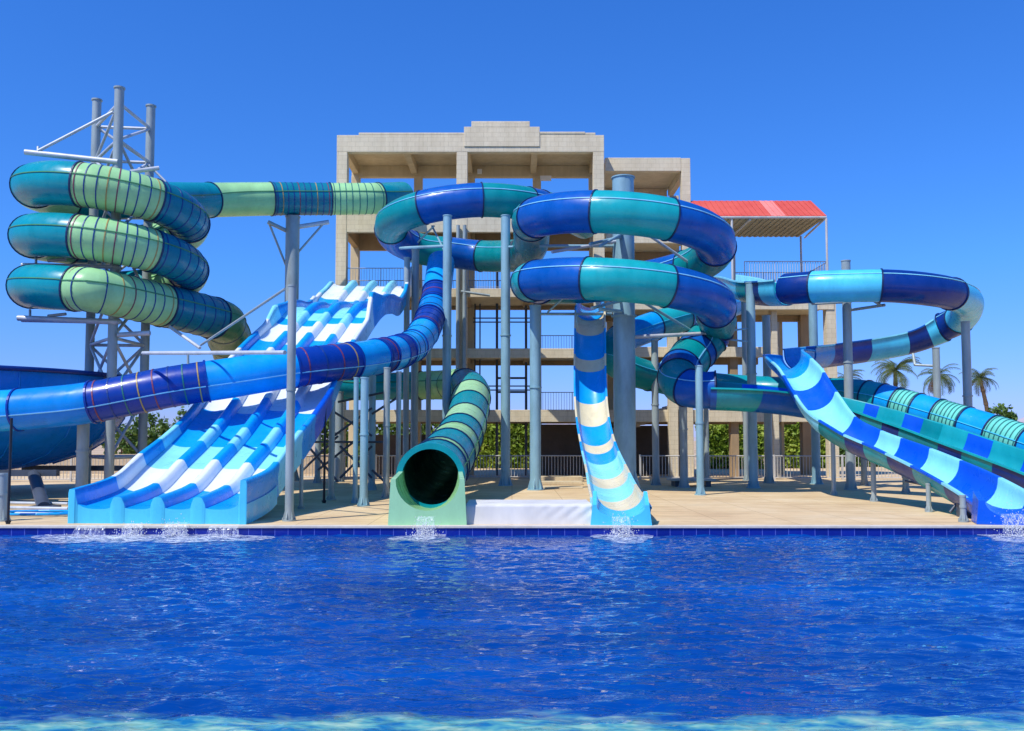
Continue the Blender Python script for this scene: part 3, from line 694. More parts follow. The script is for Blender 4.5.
for j, (i0, mt) in enumerate(seqy):
    i1 = seqy[j+1][0] if j+1 < len(seqy) else ny_-1
    if i1 > i0: flume_section(ys, cut_at(FRy, i0, i1), mt, 'facade_plain' if mt == 'sand_yellow' and False else mt, mt, .50, .05, flat=.7, rim=.02, wfun=(lambda q, a=i0, b=i1: .49+.09*max(0, (a+(b-a)*q)/ny_-.62)/.38))
trough(ys, FRy[-4][0], P(621, 505, YE+.08), .58, .66, .42, .24, .16, .5, 'sky_cyan', 'sky_cyan')
# --- blue tube slide from the tower round into the bowl
vp = [(441, 262, 37.5), (437, 290, 36), (432, 312, 34.8), (425, 330, 33.4), (415, 344, 31.8), (398, 352, 30), (375, 357, 28.4), (350, 361, 27.2), (320, 364.5, 26.3), (280, 370, 25.6), (230, 378, 25.0), (170, 387, 24.6), (93, 402, 24.3), (40, 408, 24.3), (-20, 412, 24.4), (-80, 414, 25)]
S, _ = slide_path(vp, .56); FRv = frames(S); nv = len(FRv)
vs_ = thing('blue_tube_slide', 'bright blue tube slide with violet banded sections sweeping across the racer lanes into the bowl', 'water slide', P(170, 470, 24.6))
zz = [(0, 'azure', None), (idx_near(FRv, 437, 292), 'indigo', [3, 4, 3]), (idx_near(FRv, 432, 305), 'bowl_blue', [3, 3]), (idx_near(FRv, 429, 318), 'indigo', [3, 3, 4]), (idx_near(FRv, 423, 332), 'azure', [7]),
      (idx_near(FRv, 412, 346), 'azure', [7, 7]), (idx_near(FRv, 401, 351), 'indigo', None), (idx_near(FRv, 394, 353), 'azure', None), (idx_near(FRv, 386, 355), 'indigo', [4, 3]), (idx_near(FRv, 376, 357), 'azure', None),
      (idx_near(FRv, 349, 361), 'indigo', [5, 4, 3, 4]), (idx_near(FRv, 295, 367), 'azure', None), (idx_near(FRv, 206, 382), 'indigo', [5, 6, 3, 4, 5, 6, 3, 4]), (idx_near(FRv, 93, 402), 'bowl_blue', None), (idx_near(FRv, 20, 409), 'azure', None)]
for j, (i0, mt, bd) in enumerate(zz):
    i1 = zz[j+1][0] if j+1 < len(zz) else nv-1
    if i1 > i0: tube_section(vs_, cut_at(FRv, i0, i1), mt, bands=bd, flange='indigo', seams=(-18, 198), seam_mat='seam')
# --- bowl at the left
cb_ = P(-28, 440, 29.8); cb_.z = 0
bw = thing('splash_bowl', 'large bright blue slide bowl on steel legs at the left edge', 'slide bowl', cb_)
prof = [(0, .75), (1.2, .78), (2.4, .98), (3.4, 1.3), (4.2, 1.85), (4.6, 2.5), (4.72, 3.2), (4.72, 3.78), (4.9, 3.8), (4.9, 3.92), (4.62, 3.92), (4.6, 3.2), (4.45, 2.55), (4.05, 1.95), (3.2, 1.42), (0, .9)]
def lathe(prof, c, n=64, mi=0):
    m = MB(); vs = []
    for r_, z_ in prof:
        for i in range(n): q = 2*math.pi*i/n; vs.append((c.x+r_*math.cos(q), c.y+r_*math.sin(q), z_))
    m.add(vs, [(k*n+i, k*n+(i+1) % n, (k+1)*n+(i+1) % n, (k+1)*n+i) for k in range(len(prof)-1) for i in range(n)], mi, True); return m
m = lathe(prof[:8], cb_); m.build('bowl_shell', ['bowl_light'], bw)
m = lathe(prof[7:], cb_); m.build('bowl_rim', ['navy'], bw)
for i in range(16):
    m = MB(); q = 2*math.pi*i/16; d = Vector((math.cos(q), math.sin(q), 0))
    for (r0, z0), (r1, z1) in zip(prof[2:7], prof[3:8]): m.pipe(cb_+d*(r0+.0)+Vector((0, 0, z0-.02)), cb_+d*(r1+.0)+Vector((0, 0, z1)), .03, n=6)
    m.build('shell_rib', ['bowl_blue'], bw)
m = MB(); a = P(-60, 473, 26.5); b = P(58, 473, 26.5); m.box((a.x, 26.4, a.z-.09), (b.x, 26.6, a.z+.09)); a2 = P(-60, 473, 31); m.box((a.x, 30.9, a.z-.09), (b.x, 31.1, a.z+.09)); m.build('support_beam', ['steel_dark'], bw)
m = MB()
for (p0, p1) in (((34, 475), (44, 508)), ((-40, 475), (-50, 508))):
    g = G(*p1); m.pipe(P(p0[0], p0[1], 26.5), g, .17); m.box((g.x-.3, g.y-.3, .0), (g.x+.3, g.y+.3, .06))
m.build('leg', ['steel_dark'], bw)
# --- four lane mat racer
mr = thing('four_lane_racer', 'wide four lane racing slide striped white and blue, falling from tower to pool', 'water slide', G(160, 520))
rc = [(374, 41.0, 8.6), (372, 39.2, 8.5), (364, 37.6, 7.85), (353, 35.6, 6.95), (343, 34.2, 6.8), (333, 33.0, 6.5), (315, 31.2, 5.5), (296, 29.2, 4.5), (281, 27.6, 3.65), (264, 25.7, 2.6), (242, 23.9, 1.72), (217, 22.2, 1.04), (195, 20.9, .52), (160, YE+.5, .3)]
pts = []
for px, D, z in rc:
    x = (px-512)/F*D*1.0; pts.append((Vector((x, D, z)), 1))
S, Lm = catmull(pts, .18); FRm = frames(S); nm_ = len(FRm)
def yproj(i): return proj(FRm[i][0])[1]
HW = 1.74; LW = HW*2/4
def band_idx(i, offs=0):
    # stripes by distance along the slide
    y = yproj(i)
    return y
bnds = [(300, 'white_gel'), (311, 'azure'), (318, 'ice'), (324, 'azure'), (342, 'white_gel'), (352, 'azure'), (380, 'azure'), (412, 'white_gel'), (446, 'azure'), (468, 'ice'), (492, 'white_gel'), (560, 'azure')]
bnd2 = [(296, 'ice'), (306, 'white_gel'), (318, 'azure'), (328, 'ice'), (338, 'white_gel'), (355, 'azure'), (372, 'white_gel'), (405, 'white_gel'), (434, 'azure'), (450, 'ice'), (468, 'azure'), (494, 'white_gel'), (560, 'azure')]
bnd3 = [(284, 'azure'), (297, 'white_gel'), (309, 'azure'), (321, 'azure'), (352, 'white_gel'), (376, 'azure'), (402, 'azure'), (432, 'royal'), (450, 'azure'), (484, 'ice'), (500, 'azure'), (560, 'azure')]
def bmat(B, y):
    for k, (yy, mt) in enumerate(B):
        if y < yy: return mt
    return B[-1][1]
mlist = ['white_gel', 'azure', 'ice', 'royal', 'sky_cyan', 'lime']
# smooth monotone y (slide hides nothing of order): use parameter from real distance
ypar = []
cur = 0
for i in range(nm_): cur = max(cur, yproj(i)+ i*1e-4); ypar.append(cur)
def strip(name, prof_fn, B, parent=mr, i0=0, i1=None, shift=0, endcap=None):
    i1 = i1 or nm_-1; m = MB(); N = len(prof_fn(0)); 
    for i in range(i0, i1+1):
        p, t, s, u, _ = FRm[i]; m.v += [tuple(p+s*a+u*b) for a, b in prof_fn(i)]
    for k in range(i1-i0):
        mi = mlist.index(bmat(B, ypar[i0+k]+shift))
        for i in range(N-1): m.f.append((k*N+i, k*N+i+1, (k+1)*N+i+1, (k+1)*N+i)); m.m.append(mi); m.sm.append(True)
    if endcap is not None:
        o = (i1-i0)*N; p, t, s, u, _ = FRm[i1]
        top = prof_fn(i1); oo = len(m.v)
        q = [p+s*a+u*b for a, b in top]
        ex = t*.0; m.v += [tuple(v) for v in q] + [(v.x, v.y, 0.0) for v in q]
        for i in range(N-1): m.f.append((oo+i, oo+N+i, oo+N+i+1, oo+i+1)); m.m.append(mlist.index(endcap)); m.sm.append(False)
    return m.build(name, mlist, parent)
for k in range(4):
    a0 = -HW+k*LW; 
    def pf(i, a0=a0): 
        return [(a0+.01+(LW-.02)*j/8, .0+.10*abs((j-4)/4)**3) for j in range(9)]
    strip('lane', pf, bnds, endcap='sky_cyan', shift=(0, 1, -1, 1)[k])
def dv(c, h=.26, w0=.17, w1=.09):
    def f(i):
        hh = h*(1 if ypar[i] < 500 else 1)
        return [(c-w0, -.02), (c-w0*.85, hh*.45), (c-w1, hh*.92), (c-w1*.5, hh), (c+w1*.5, hh), (c+w1, hh*.92), (c+w0*.85, hh*.45), (c+w0, -.02)]
    return f
for k in range(1, 4): strip('lane_divider', dv(-HW+k*LW), bnd2, endcap='sky_cyan', shift=k*1.5-3)
def bumpw(y, left=True):
    h = .32
    h += (.75 if left else .3)*max(0, 1-abs(y-285)/16)
    h += (.62 if left else .3)*max(0, 1-abs(y-320)/11)
    h += .18*max(0, min(1, (y-395)/60)) if left else .1*max(0, min(1, (y-430)/40))
    if not left and y < 302: h = .2
    return h
for sgn in (-1, 1):
    def wf(i, sgn=sgn):
        h = bumpw(ypar[i], sgn < 0)+(.12 if sgn < 0 else 0); b = HW*sgn
        L_ = [(b-sgn*.02, 0), (b+sgn*.03, h*.6), (b+sgn*.05, h), (b+sgn*.17, h), (b+sgn*.19, h-.08), (b+sgn*.12, h*.4), (b+sgn*.08, -.25)]
        return L_ if sgn < 0 else L_[::1]
    strip('side_wall', wf, bnd3 if sgn < 0 else bnd2, endcap='sky_cyan')
# underside shell and side skirts near the end
m = MB()
for i in range(nm_):
    p, t, s, u, _ = FRm[i]; m.v += [tuple(p+s*(-HW-.05)-u*.06), tuple(p+s*(HW+.05)-u*.06)]
m.f = [(2*k, 2*k+2, 2*k+3, 2*k+1) for k in range(nm_-1)]; m.m = [0]*(nm_-1); m.sm = [True]*(nm_-1); m.build('underside', ['sky_cyan'], mr)
p, t, s, u, _ = FRm[-1]
for sg in (-1, 1):
    m = MB(); pts_ = []
    for i in range(nm_-1, nm_-14, -1):
        pp, tt_, ss, uu, _ = FRm[i]; v = pp+ss*(HW+.13)*sg; pts_.append(v)
    vs = [(v.x, v.y, v.z+.1) for v in pts_]+[(v.x, v.y, max(.0, v.z-.34)) for j, v in enumerate(pts_)]
    K = len(pts_); m.add(vs, [(i, i+1, K+i+1, K+i) for i in range(K-1)])
    m.build('side_panel', ['sky_cyan'], mr)
# ------------------------------------------------------------------ steel posts
def post(label, px, base_y=None, top_y=300, wpx=8, D=None, mat='steel', arms=(), cap=True, group='steel posts carrying the water slides', name='support_post', rings=False):
    if D is None: g = G(px, base_y)
    else: g = P(px, 440, D); g.z = 0
    D = g.y; r = wpx/2/F*D; top = P(px, top_y, D)
    # keep the post vertical through its pixel column at mid height
    x = g.x
    th = thing(name, label, 'post', (x, D, 0), group)
    m = MB(); m.pipe((x, D, .03), (x, D, top.z), r, n=16, caps=True)
    m.build('shaft', [mat], th)
    m = MB(); m.pipe((x, D, 0), (x, D, .035), r*1.6, n=16)
    for k in range(6):
        q = k*math.pi/3+.3; d = Vector((math.cos(q), math.sin(q), 0)); e = Vector((-d.y, d.x, 0))*.012
        b0 = Vector((x, D, .035))
        vs = [b0+d*r*.9-e, b0+d*r*1.5-e, b0+d*r*.9-e+Vector((0, 0, r*2.2)), b0+d*r*.9+e, b0+d*r*1.5+e, b0+d*r*.9+e+Vector((0, 0, r*2.2))]
        m.add(vs, [(0, 1, 2), (3, 5, 4), (0, 3, 4, 1), (1, 4, 5, 2), (2, 5, 3, 0)])
        bb = b0+d*r*1.35; m.pipe(bb, bb+Vector((0, 0, .04)), .02, n=6)
    m.build('base_plate', [mat], th)
    if cap:
        m = MB(); m.pipe((x, D, top.z-.02), (x, D, top.z+.02), r*1.1, n=16)
        m.build('top_cap', [mat], th); m = MB()
        if wpx > 5: m.pipe((x, D, top.z*.55), (x, D, top.z*.55+.05), r*1.18, n=16)
        if m.v: m.build('flange', [mat], th)
    for A in arms:
        mm = MB(); mm.pipe(P(A[0], A[1], A[2] if A[2] else D), P(A[3], A[4], A[5] if A[5] else D), A[6]/2/F*D, n=10)
        mm.build('arm', [A[7] if len(A) > 7 else mat], th)
    return th
L_ = lambda *a: a
post('slender steel post standing alone at the pool edge right of the racing lanes', 289, 521, 286, 8.6, arms=[(143, 353, 24, 285, 352.5, None, 4.5, 'steel_light'), (201, 345, 24.5, 285, 289, None, 3), (188, 354, 23, 188, 364, 23, 3)])
post('thick steel post rising behind the racing lanes with V arms under the straight green tube', 289.5, None, 217, 14, D=39.3, arms=[(268, 222, 38.8, 289, 232, None, 4), (269, 223, 38.9, 287, 268, None, 2.2), (329, 222, 39.6, 291, 228, None, 4.5, 'steel_light'), (323, 224, 39.6, 294, 257, None, 2.2)])
post('grey post in front of the blue bowl below the blue tube', 83, None, 410, 11.5, D=24.9)
post('pale post at the far left edge below the bowl', 1, 521, 474, 11)
post('thin black pole at the left edge in front of the bowl', 8, 524, 418, 2.6, mat='black_steel', cap=False)
under = [('short grey post under the upper right side of the racing lanes, leftmost of the row', 317.5, 483, 428, 6), ('very thin dark pole among the posts right of the racing lanes', 324, 503, 400, 2.4),
 ('grey post close behind the racing lane side wall, base in the shade', 331, 500, 402, 6), ('wide pale post with crossed braces right of the racing lanes', 338.5, 482, 392, 8),
 ('narrow post just left of the bright thick post under the blue tube', 355, 503, 378, 5), ('bright thick post topped by a white box beneath the blue tube', 363.5, 506, 378, 8),
 ('grey post behind and right of the bright thick post', 371.5, 490, 366, 7), ('grey post standing midway between the racing lanes and the green mouth', 386, 498, 368, 6.5),
 ('left one of two close posts beside the green tube mouth', 398, 496, 372, 5), ('right one of two close posts beside the green tube mouth', 405.5, 483, 258, 6),
 ('dark thick post directly left of the green tube mouth', 414, 482.5, 250, 7.5), ('slim pole passing behind the green tube mouth', 428, 482, 300, 5),
 ('short thin post hidden under the lower racing lanes', 301, 509, 460, 4)]
for lb, px, by, ty, wp in under: post(lb, px, by, ty, wp, mat='black_steel' if 'dark pole' in lb else ('pipe_blue' if 'bright' in lb else 'steel'))
bt_ = thing('bracing_frame', 'crossed steel braces between posts right of the racing lanes', 'bracing', G(340, 490))
m = MB()
for (a, b, c, d) in ((303, 440, 338, 482), (303, 470, 338, 436), (318, 470, 356, 440), (331, 410, 372, 436), (331, 438, 372, 408), (340, 478, 372, 446), (340, 446, 372, 478), (303, 442, 385, 442), (338, 402, 386, 392), (372, 414, 400, 396), (372, 470, 398, 494)):
    m.pipe(P(a, b, 31.5), P(c, d, 31.5), .045, n=6)
m.build('brace', ['steel_dark'], bt_)
post('tall steel post below the left turquoise loop, right of the blue tube', 446.5, None, 216, 8.8, D=34.5, mat='pipe_blue', arms=[(420, 247, 37.5, 446, 246, None, 3), (418, 242, 37.5, 434, 226, 36, 2), (432, 226, 36.5, 444, 250, None, 2), (446, 246, None, 400, 248, 36.5, 3)])
post('tall slender post left of the pool side post under the central spiral', 505.5, 485.5, 216, 9.4, mat='pipe_blue', arms=[(506, 247, None, 536, 246, 34, 2.5)])
post('stout post with splayed foot beneath the left side of the central spiral', 535.5, 490, 306, 11, mat='pipe_blue', arms=[(536, 314, None, 612, 314, 32.5, 3), (548, 312, None, 572, 290, 29.5, 2)])
post('very thick blue grey pole at the centre of the spiral', 625, None, 178, 22, D=31.5, mat='pipe_blue', arms=[(625, 240, None, 552, 252, 30, 3.2, 'steel_light'), (625, 236, None, 590, 244, 29, 3), (625, 232, None, 600, 246, 29, 3), (650, 236, 31.5, 697, 268, 32.5, 3, 'steel_light'), (625, 300, None, 592, 308, 29, 3), (634, 337, None, 716, 333, 32.5, 4, 'steel_light'), (625, 312, None, 600, 309, 29.2, 3.5), (640, 300, 31.5, 690, 330, 33, 3), (625, 246, None, 540, 246, 31, 3)])
more = [('grey post right of the very thick pole with its foot by the fence', 656, 485, 341, 7), ('post behind the thin pale column pair right of the thick pole', 684, 487.5, 383, 8),
 ('post under the bottom curl of the central spiral, nearest the pool of its cluster', 700.5, 495, 366, 7.5), ('short thin post just right of the spiral curl near the fence', 707, 481, 395, 5),
 ('slim post partly hidden behind the tall post left of the canopy platform', 746.5, 480.5, 300, 5), ('short topped post left of a pale concrete column under the platform', 769, 483, 316, 8),
 ('post under the looping slide right of the canopy platform', 816.5, 484, 300, 8.5), ('narrow post behind the tallest right hand post', 864.5, 486, 395, 6),
 ('thin post under the start of the striped chute', 834, 494.5, 428, 4.4), ('second short post under the striped chute', 874, 501.5, 452, 5), ('thick short post behind the middle of the striped chute', 906, 493.5, 465, 6),
 ('third short post under the striped chute with a branching bracket', 929, 512, 484, 4.8), ('lowest short post under the striped chute beside the pool', 963.5, 522, 496, 6)]
for lb, px, by, ty, wp in more: post(lb, px, by, ty, wp, mat='pipe_blue' if px in (700.5, 816.5) else 'steel')
post('tall grey post left of the canopy platform with two side rods', 753.5, 488, 283, 9, mat='pipe_blue', arms=[(753, 328, None, 726, 331, 33, 2), (753, 342, None, 722, 339, 33, 2)])
post('tallest right hand post rising above the looping slide', 851, 490, 261, 8.8, arms=[(851, 310, None, 885, 305, 31, 3), (851, 302, 31.8, 812, 304, 33, 2.5), (872, 300, 31, 882, 306, 31, 2.5)])
post('grey post holding the return flume with a bracket, left of the outermost post', 938.5, None, 348, 7, D=34.6, arms=[(938, 366, None, 915, 365, 35, 2.6), (915, 365, 35, 913, 354, 35.3, 3)])
post('outermost right post standing under the high turn of the looping slide', 969, None, 322, 8.4, D=32.6)
# chute under-brackets
cb2 = thing('chute_bracket', 'dark steel bracket with small pump box below the striped chute', 'bracket', G(955, 515))
m = MB(); m.pipe(P(950, 512, 21), P(962, 497, 21), .035); m.pipe(P(972, 500, 20.5), P(974, 519, 20.5), .05); m.pipe(P(905, 481, 24), P(935, 487, 23.5), .03); m.pipe(P(929, 485, 22.8), P(945, 489, 22.4), .03)
m.build('bracket', ['steel_dark'], cb2)
m = MB(); a = P(966, 508, 20.6); m.box((a.x-.08, 20.5, 0.0), (a.x+.3, 20.9, .32)); m.build('pump_box', ['steel_dark'], cb2, bevel=.01)
# lattice mast in the green spiral
lm = thing('lattice_mast', 'three legged steel lattice mast inside the green spiral tube', 'mast', (cxg, cyg, 0))
legs = []
for px, D, ty in ((119.5, 28.4, 88), (97, 30.6, 100), (151, 30.8, 106)):
    pt = P(px, ty, D); legs.append(pt)
    m = MB(); m.pipe((pt.x, D, 0), pt, .15, n=14); m.pipe((pt.x, D, pt.z-.03), (pt.x, D, pt.z+.02), .18, n=14); m.build('leg', ['steel'], lm)
m = MB()
zs = [1.2, 3.2, 5.0, 6.8, 8.4, 10.0, 11.4, 12.6]
for i in range(3):
    a, b = legs[i], legs[(i+1) % 3]
    for k, z in enumerate(zs):
        m.pipe((a.x, a.y, z), (b.x, b.y, z), .055, n=8)
        if k < len(zs)-1:
            z2 = zs[k+1]
            if k % 2: m.pipe((a.x, a.y, z), (b.x, b.y, z2), .05, n=8)
            else: m.pipe((b.x, b.y, z), (a.x, a.y, z2), .05, n=8)
            if k in (1, 5): m.pipe((a.x, a.y, z2), (b.x, b.y, z), .05, n=8)
m.build('brace', ['steel_light'], lm)
m = MB()
m.pipe(P(25, 152, 28.0), P(118, 162, 28.3), .09); m.pipe(P(38, 151, 28.0), P(113, 112, 28.3), .05); m.pipe(P(130, 172, 28.2), P(159, 168, 28.6), .07)
m.pipe(P(149, 165, 30), P(172, 188, 30), .04)
for (yy, k) in ((257, 0), (312, 1)): m.pipe(P(22, yy+8, 28.6), P(120, yy+10, 28.3), .07); m.pipe(P(48, yy+4, 28.6), P(66, yy-6+8, 28.6), .05)
m.pipe(P(18, 318, 28.4), P(118, 322, 28.3), .09); m.pipe(P(118, 335, 28.3), P(150, 333, 28.3), .08); m.pipe(P(170, 327, 29), P(200, 348, 28), .05); m.pipe(P(148, 353, 30), P(200, 353, 26), .06)
for (x_, y_) in ((30, 318), (38, 155), (36, 263)): m.pipe(P(x_, y_, 28.4), P(x_, y_-8, 28.6), .04)
m.build('arm', ['steel_light'], lm)
# ------------------------------------------------------------------ fences
def fence_run(px0, px1, D0, D1, label, zt=1.05, mat='rail_paint'):
    a = P(px0, 440, D0); b = P(px1, 440, D1); a.z = b.z = 0; t = thing('picket_fence', label, 'fence', a)
    L = (b-a).length; d = (b-a)/L; m = MB(); n = int(L/.14)
    for i in range(n+1):
        p = a+d*(L*i/n); m.pipe(p+Vector((0, 0, .1)), p+Vector((0, 0, zt-.02)), .016, n=5, caps=False)
    m.build('pickets', [mat], t)
    m = MB(); m.pipe(a+Vector((0, 0, zt)), b+Vector((0, 0, zt)), .03, n=6); m.pipe(a+Vector((0, 0, .1)), b+Vector((0, 0, .1)), .022, n=6); m.build('rail', [mat], t)
    k = int(L/2.6)
    for i in range(k+1):
        m = MB(); p = a+d*(L*i/k); m.box((p.x-.04, p.y-.04, 0), (p.x+.04, p.y+.04, zt+.06)); m.build('post', [mat], t)
fence_run(-60, 262, 37.6, 39.2, 'cream picket fence at the left behind the racing lanes')
fence_run(300, 452, 40.6, 40.8, 'cream picket fence behind the cluster of posts in the middle left')
fence_run(468, 592, 40.8, 40.8, 'cream picket fence section between the green mouth and the striped drop slide')
fence_run(640, 980, 40.6, 39.5, 'cream picket fence running along the right half behind the posts')
bwall = tag(MB().build('x', 'wall_tan') if False else None, ) if False else None
m = MB(); a = P(-90, 440, 47); b = P(330, 440, 47); m.box((a.x, 47, -.02), (b.x, 47.25, .95)); m.box((a.x, 46.96, .95), (b.x, 47.29, 1.02))
tag(m.build('garden_wall', 'wall_tan', loc=(a.x, 47, 0)), 'low tan block wall behind the left picket fence', 'wall')
# low steps in the centre
st = thing('deck_steps', 'low wooden toned steps in front of the middle fence', 'steps', G(555, 487))
for k, (y_, h) in enumerate(((489, .06), (485, .12), (481, .18))):
    g = G(540, y_); g2 = G(583, y_); m = MB(); m.box((g.x, g.y, 0.004), (g2.x, g.y+1.1, h)); m.build('step', ['facade_plain'], st, bevel=.01)
st2 = thing('deck_bench_slab', 'flat pale slab resting on the deck under the spiral curl', 'slab', G(690, 485))
m = MB(); g = G(672, 487); g2 = G(716, 487); m.box((g.x, g.y, .22), (g2.x, g.y+1.2, .3)); m.build('slab_top', ['coping_stone'], st2, bevel=.01)
m = MB(); m.box((g.x+.15, g.y+.15, 0), (g.x+.35, g.y+1, .22)); m.box((g2.x-.35, g.y+.15, 0), (g2.x-.15, g.y+1, .22)); m.build('foot', ['steel_dark'], st2)
# ------------------------------------------------------------------ white sheet at the pool edge
x0, x1 = P(466, 510, YE+.3).x, P(592, 510, YE+.3).x
m = MB(); NX, NZ = 70, 14
for j in range(NZ+1):
    for i in range(NX+1):
        u_, v_ = i/NX, j/NZ
        x = x0+(x1-x0)*u_
        if v_ < .6: y = YE+.34+.12*v_; z = .42*(v_/.6)
        else: y = YE+.34+.07+(v_-.6)*3.4; z = .42
        fold = .03*max(0, (u_-.45))*2*abs(math.sin((u_*26-v_*9)))+.008*math.sin(u_*40+v_*5)
        m.v.append((x, y-fold*(min(1, v_*3) if v_ < .6 else 0), z+(fold*.15 if v_ >= .6 else 0)))
for j in range(NZ):
    for i in range(NX):
        m.f.append((j*(NX+1)+i, j*(NX+1)+i+1, (j+1)*(NX+1)+i+1, (j+1)*(NX+1)+i)); m.m.append(0); m.sm.append(True)
tp_ = thing('covered_box', 'low white box wrapped in creased sheeting between the green mouth and the striped drop slide', 'pool cover', ((x0+x1)/2, YE+.4, 0))
m.build('white_sheet', ['tarp'], tp_)
m = MB(); m.box((x0+.02, YE+.5, 0), (x1-.02, YE+1.7, .4)); m.build('box', ['coping_stone'], tp_)
# blue hose heap and mats at left edge
hs_ = thing('hose_pile', 'blue hose and bars lying on the shaded deck under the bowl', 'hoses', G(28, 518))
m = MB()
for k in range(3):
    c = G(24+k*7, 515+k*1.2); R0 = .5+.12*k
    pp = [c+Vector((R0*1.3*math.cos(q), R0*.7*math.sin(q), .05+.03*k)) for q in [2*math.pi*i/24 for i in range(25)]]; m.poly(pp, .03, 6)
m.build('hose', ['azure'], hs_)
m = MB()
for y_ in (505, 510, 516): a = G(8, y_); b = G(68, y_+1); m.pipe(a+Vector((0, 0, .06)), b+Vector((0, 0, .06)), .04)
m.build('bar', ['steel_light'], hs_)
# ------------------------------------------------------------------ splashes
def splash(label, px, n=60, wid=.5, h=.35, film=None):
    c = P(px, 533, YE-.25); c.z = WZ
    t = thing('water_splash', label, 'splash', c, 'splashes where slides meet the pool')
    m = MB(); NR, NA = 5, 28
    m.v.append((c.x, c.y, WZ+.02))
    for r_ in range(1, NR+1):
        for k in range(NA):
            q = 2*math.pi*k/NA; rr = r_/NR*(1+.25*math.sin(q*3+px)+.15*random.random()); m.v.append((c.x+wid*1.8*rr*math.cos(q), c.y-.35+.75*rr*math.sin(q), WZ+.012+.045*random.random()*(1-r_/NR/1.2)))
    for k in range(NA): m.f.append((0, 1+k, 1+(k+1) % NA)); m.m.append(0); m.sm.append(True)
    for r_ in range(NR-1):
        for k in range(NA): a = 1+r_*NA; m.f.append((a+k, a+NA+k, a+NA+(k+1) % NA, a+(k+1) % NA)); m.m.append(0); m.sm.append(True)
    m.build('foam', ['white_foam'], t)
    m = MB()
    for k in range(n*4):
        a = random.gauss(0, wid*.45); hh = abs(random.gauss(0, h*.45)); s = random.uniform(.004, .011)
        p = Vector((c.x+a, c.y+random.gauss(.02, .12), WZ+hh))
        vs = [p+Vector((s, 0, 0)), p+Vector((0, s, 0)), p-Vector((s, 0, 0)), p-Vector((0, s, 0)), p+Vector((0, 0, s*1.6)), p-Vector((0, 0, s*1.6))]
        m.add(vs, [(0, 1, 4), (1, 2, 4), (2, 3, 4), (3, 0, 4), (1, 0, 5), (2, 1, 5), (3, 2, 5), (0, 3, 5)], 0, True)
    m.build('droplets', ['lamp_white'], t)
    if film:
        m = MB(); z0 = film; K = 14
        for j in range(7):
            v_ = j/6
            for i in range(K+1):
                u_ = i/K-.5; m.v.append((c.x+u_*wid*1.1*(1+.25*v_), YE-.04-.2*v_**.5+.015*math.sin(i*2.3), z0+(WZ-z0)*v_**1.6))
        for j in range(6):
            for i in range(K): m.f.append((j*(K+1)+i, j*(K+1)+i+1, (j+1)*(K+1)+i+1, (j+1)*(K+1)+i)); m.m.append(0); m.sm.append(True)
        m.build('falling_water', ['falling_water'], t)
splash('thin water curtain falling from the leftmost racing lane', 88, 8, .5, .1, .02)
splash('white splash below the second racing lane', 131, 70, .32, .26, .06)
splash('largest white splash, below the third racing lane', 174, 90, .38, .3, .08)
splash('thin water curtain falling from the rightmost racing lane', 222, 8, .5, .1, .02)
splash('splash below the round green tube mouth', 425, 90, .3, .32, .2)
splash('splash at the foot of the striped drop slide', 622, 90, .3, .4, .2)
splash('splash at the foot of the blue striped chute in the right corner', 1020, 110, .5, .6, .25)
# ------------------------------------------------------------------ vegetation
def leafy(m, c, rad, n, size, squash=1.0, seed=0, mi=0, clumps=18):
    rnd = random.Random(seed); cl = []
    for _ in range(clumps):
        d = Vector((rnd.gauss(0, 1), rnd.gauss(0, 1), rnd.gauss(0, 1))).normalized()*rnd.uniform(.35, .95)
        cl.append((Vector((c.x+d.x*rad.x, c.y+d.y*rad.y, c.z+d.z*rad.z)), rnd.uniform(.25, .5)))
    for k in range(n):
        cc, rr = rnd.choice(cl); d = Vector((rnd.gauss(0, 1), rnd.gauss(0, 1), rnd.gauss(0, 1))).normalized()*rr*rnd.uniform(.5, 1)
        p = cc+Vector((d.x*rad.x, d.y*rad.y, d.z*rad.z)); 
        if p.z < .05: p.z = .05
        a = Vector((rnd.gauss(0, 1), rnd.gauss(0, 1), rnd.gauss(0, 1))).normalized(); b = a.cross(Vector((rnd.gauss(0, 1), rnd.gauss(0, 1), rnd.gauss(0, 1)))).normalized()
        s = size*rnd.uniform(.6, 1.3); m.add([p-a*s, p+b*s*.5, p+a*s, p-b*s*.5], [(0, 1, 2, 3)], mi)
def bush(px, D, hw, h, label, mat='bush_leaf', n=1500, size=.16, name='garden_bush', group='bushes beyond the fence', seed=0, cat='bush'):
    c = P(px, 440, D); c.z = 0; t = thing(name, label, cat, c, group)
    m = MB(); leafy(m, c+Vector((0, 0, h*.52)), Vector((hw, hw*.8, h*.5)), n, size, seed=seed); m.build('foliage', [mat], t)
    m = MB()
    for k in range(4): q = k*1.7; m.pipe(c, c+Vector((hw*.4*math.cos(q), hw*.4*math.sin(q), h*.6)), .07, .03, n=6)
    m.build('stem', ['trunk_bark'], t)
for i, (px, h) in enumerate(((122, 3.0), (140, 2.9), (157, 3.4), (170, 3.2), (184, 3.9), (197, 3.4), (212, 3.0), (236, 2.8))):
    bush(px, 58+i % 3, 1.0 if i > 1 else 1.5, h, ['broad green shrub beyond the left fence, leftmost behind the mast', 'second green shrub from the left beyond the fence near the mast', 'pointed shrub beyond the fence just right of the mast', 'short pointed shrub third from the racing lanes beyond the fence', 'tallest pointed shrub beyond the left fence beside the racing lanes', 'pointed shrub right of the tallest one beyond the left fence', 'green shrub partly hidden behind the racing lanes', 'green shrub almost fully hidden behind the racing lanes'][i], seed=i, group='shrubs beyond the left fence', name='garden_shrub', mat='bush_leaf', n=1100)
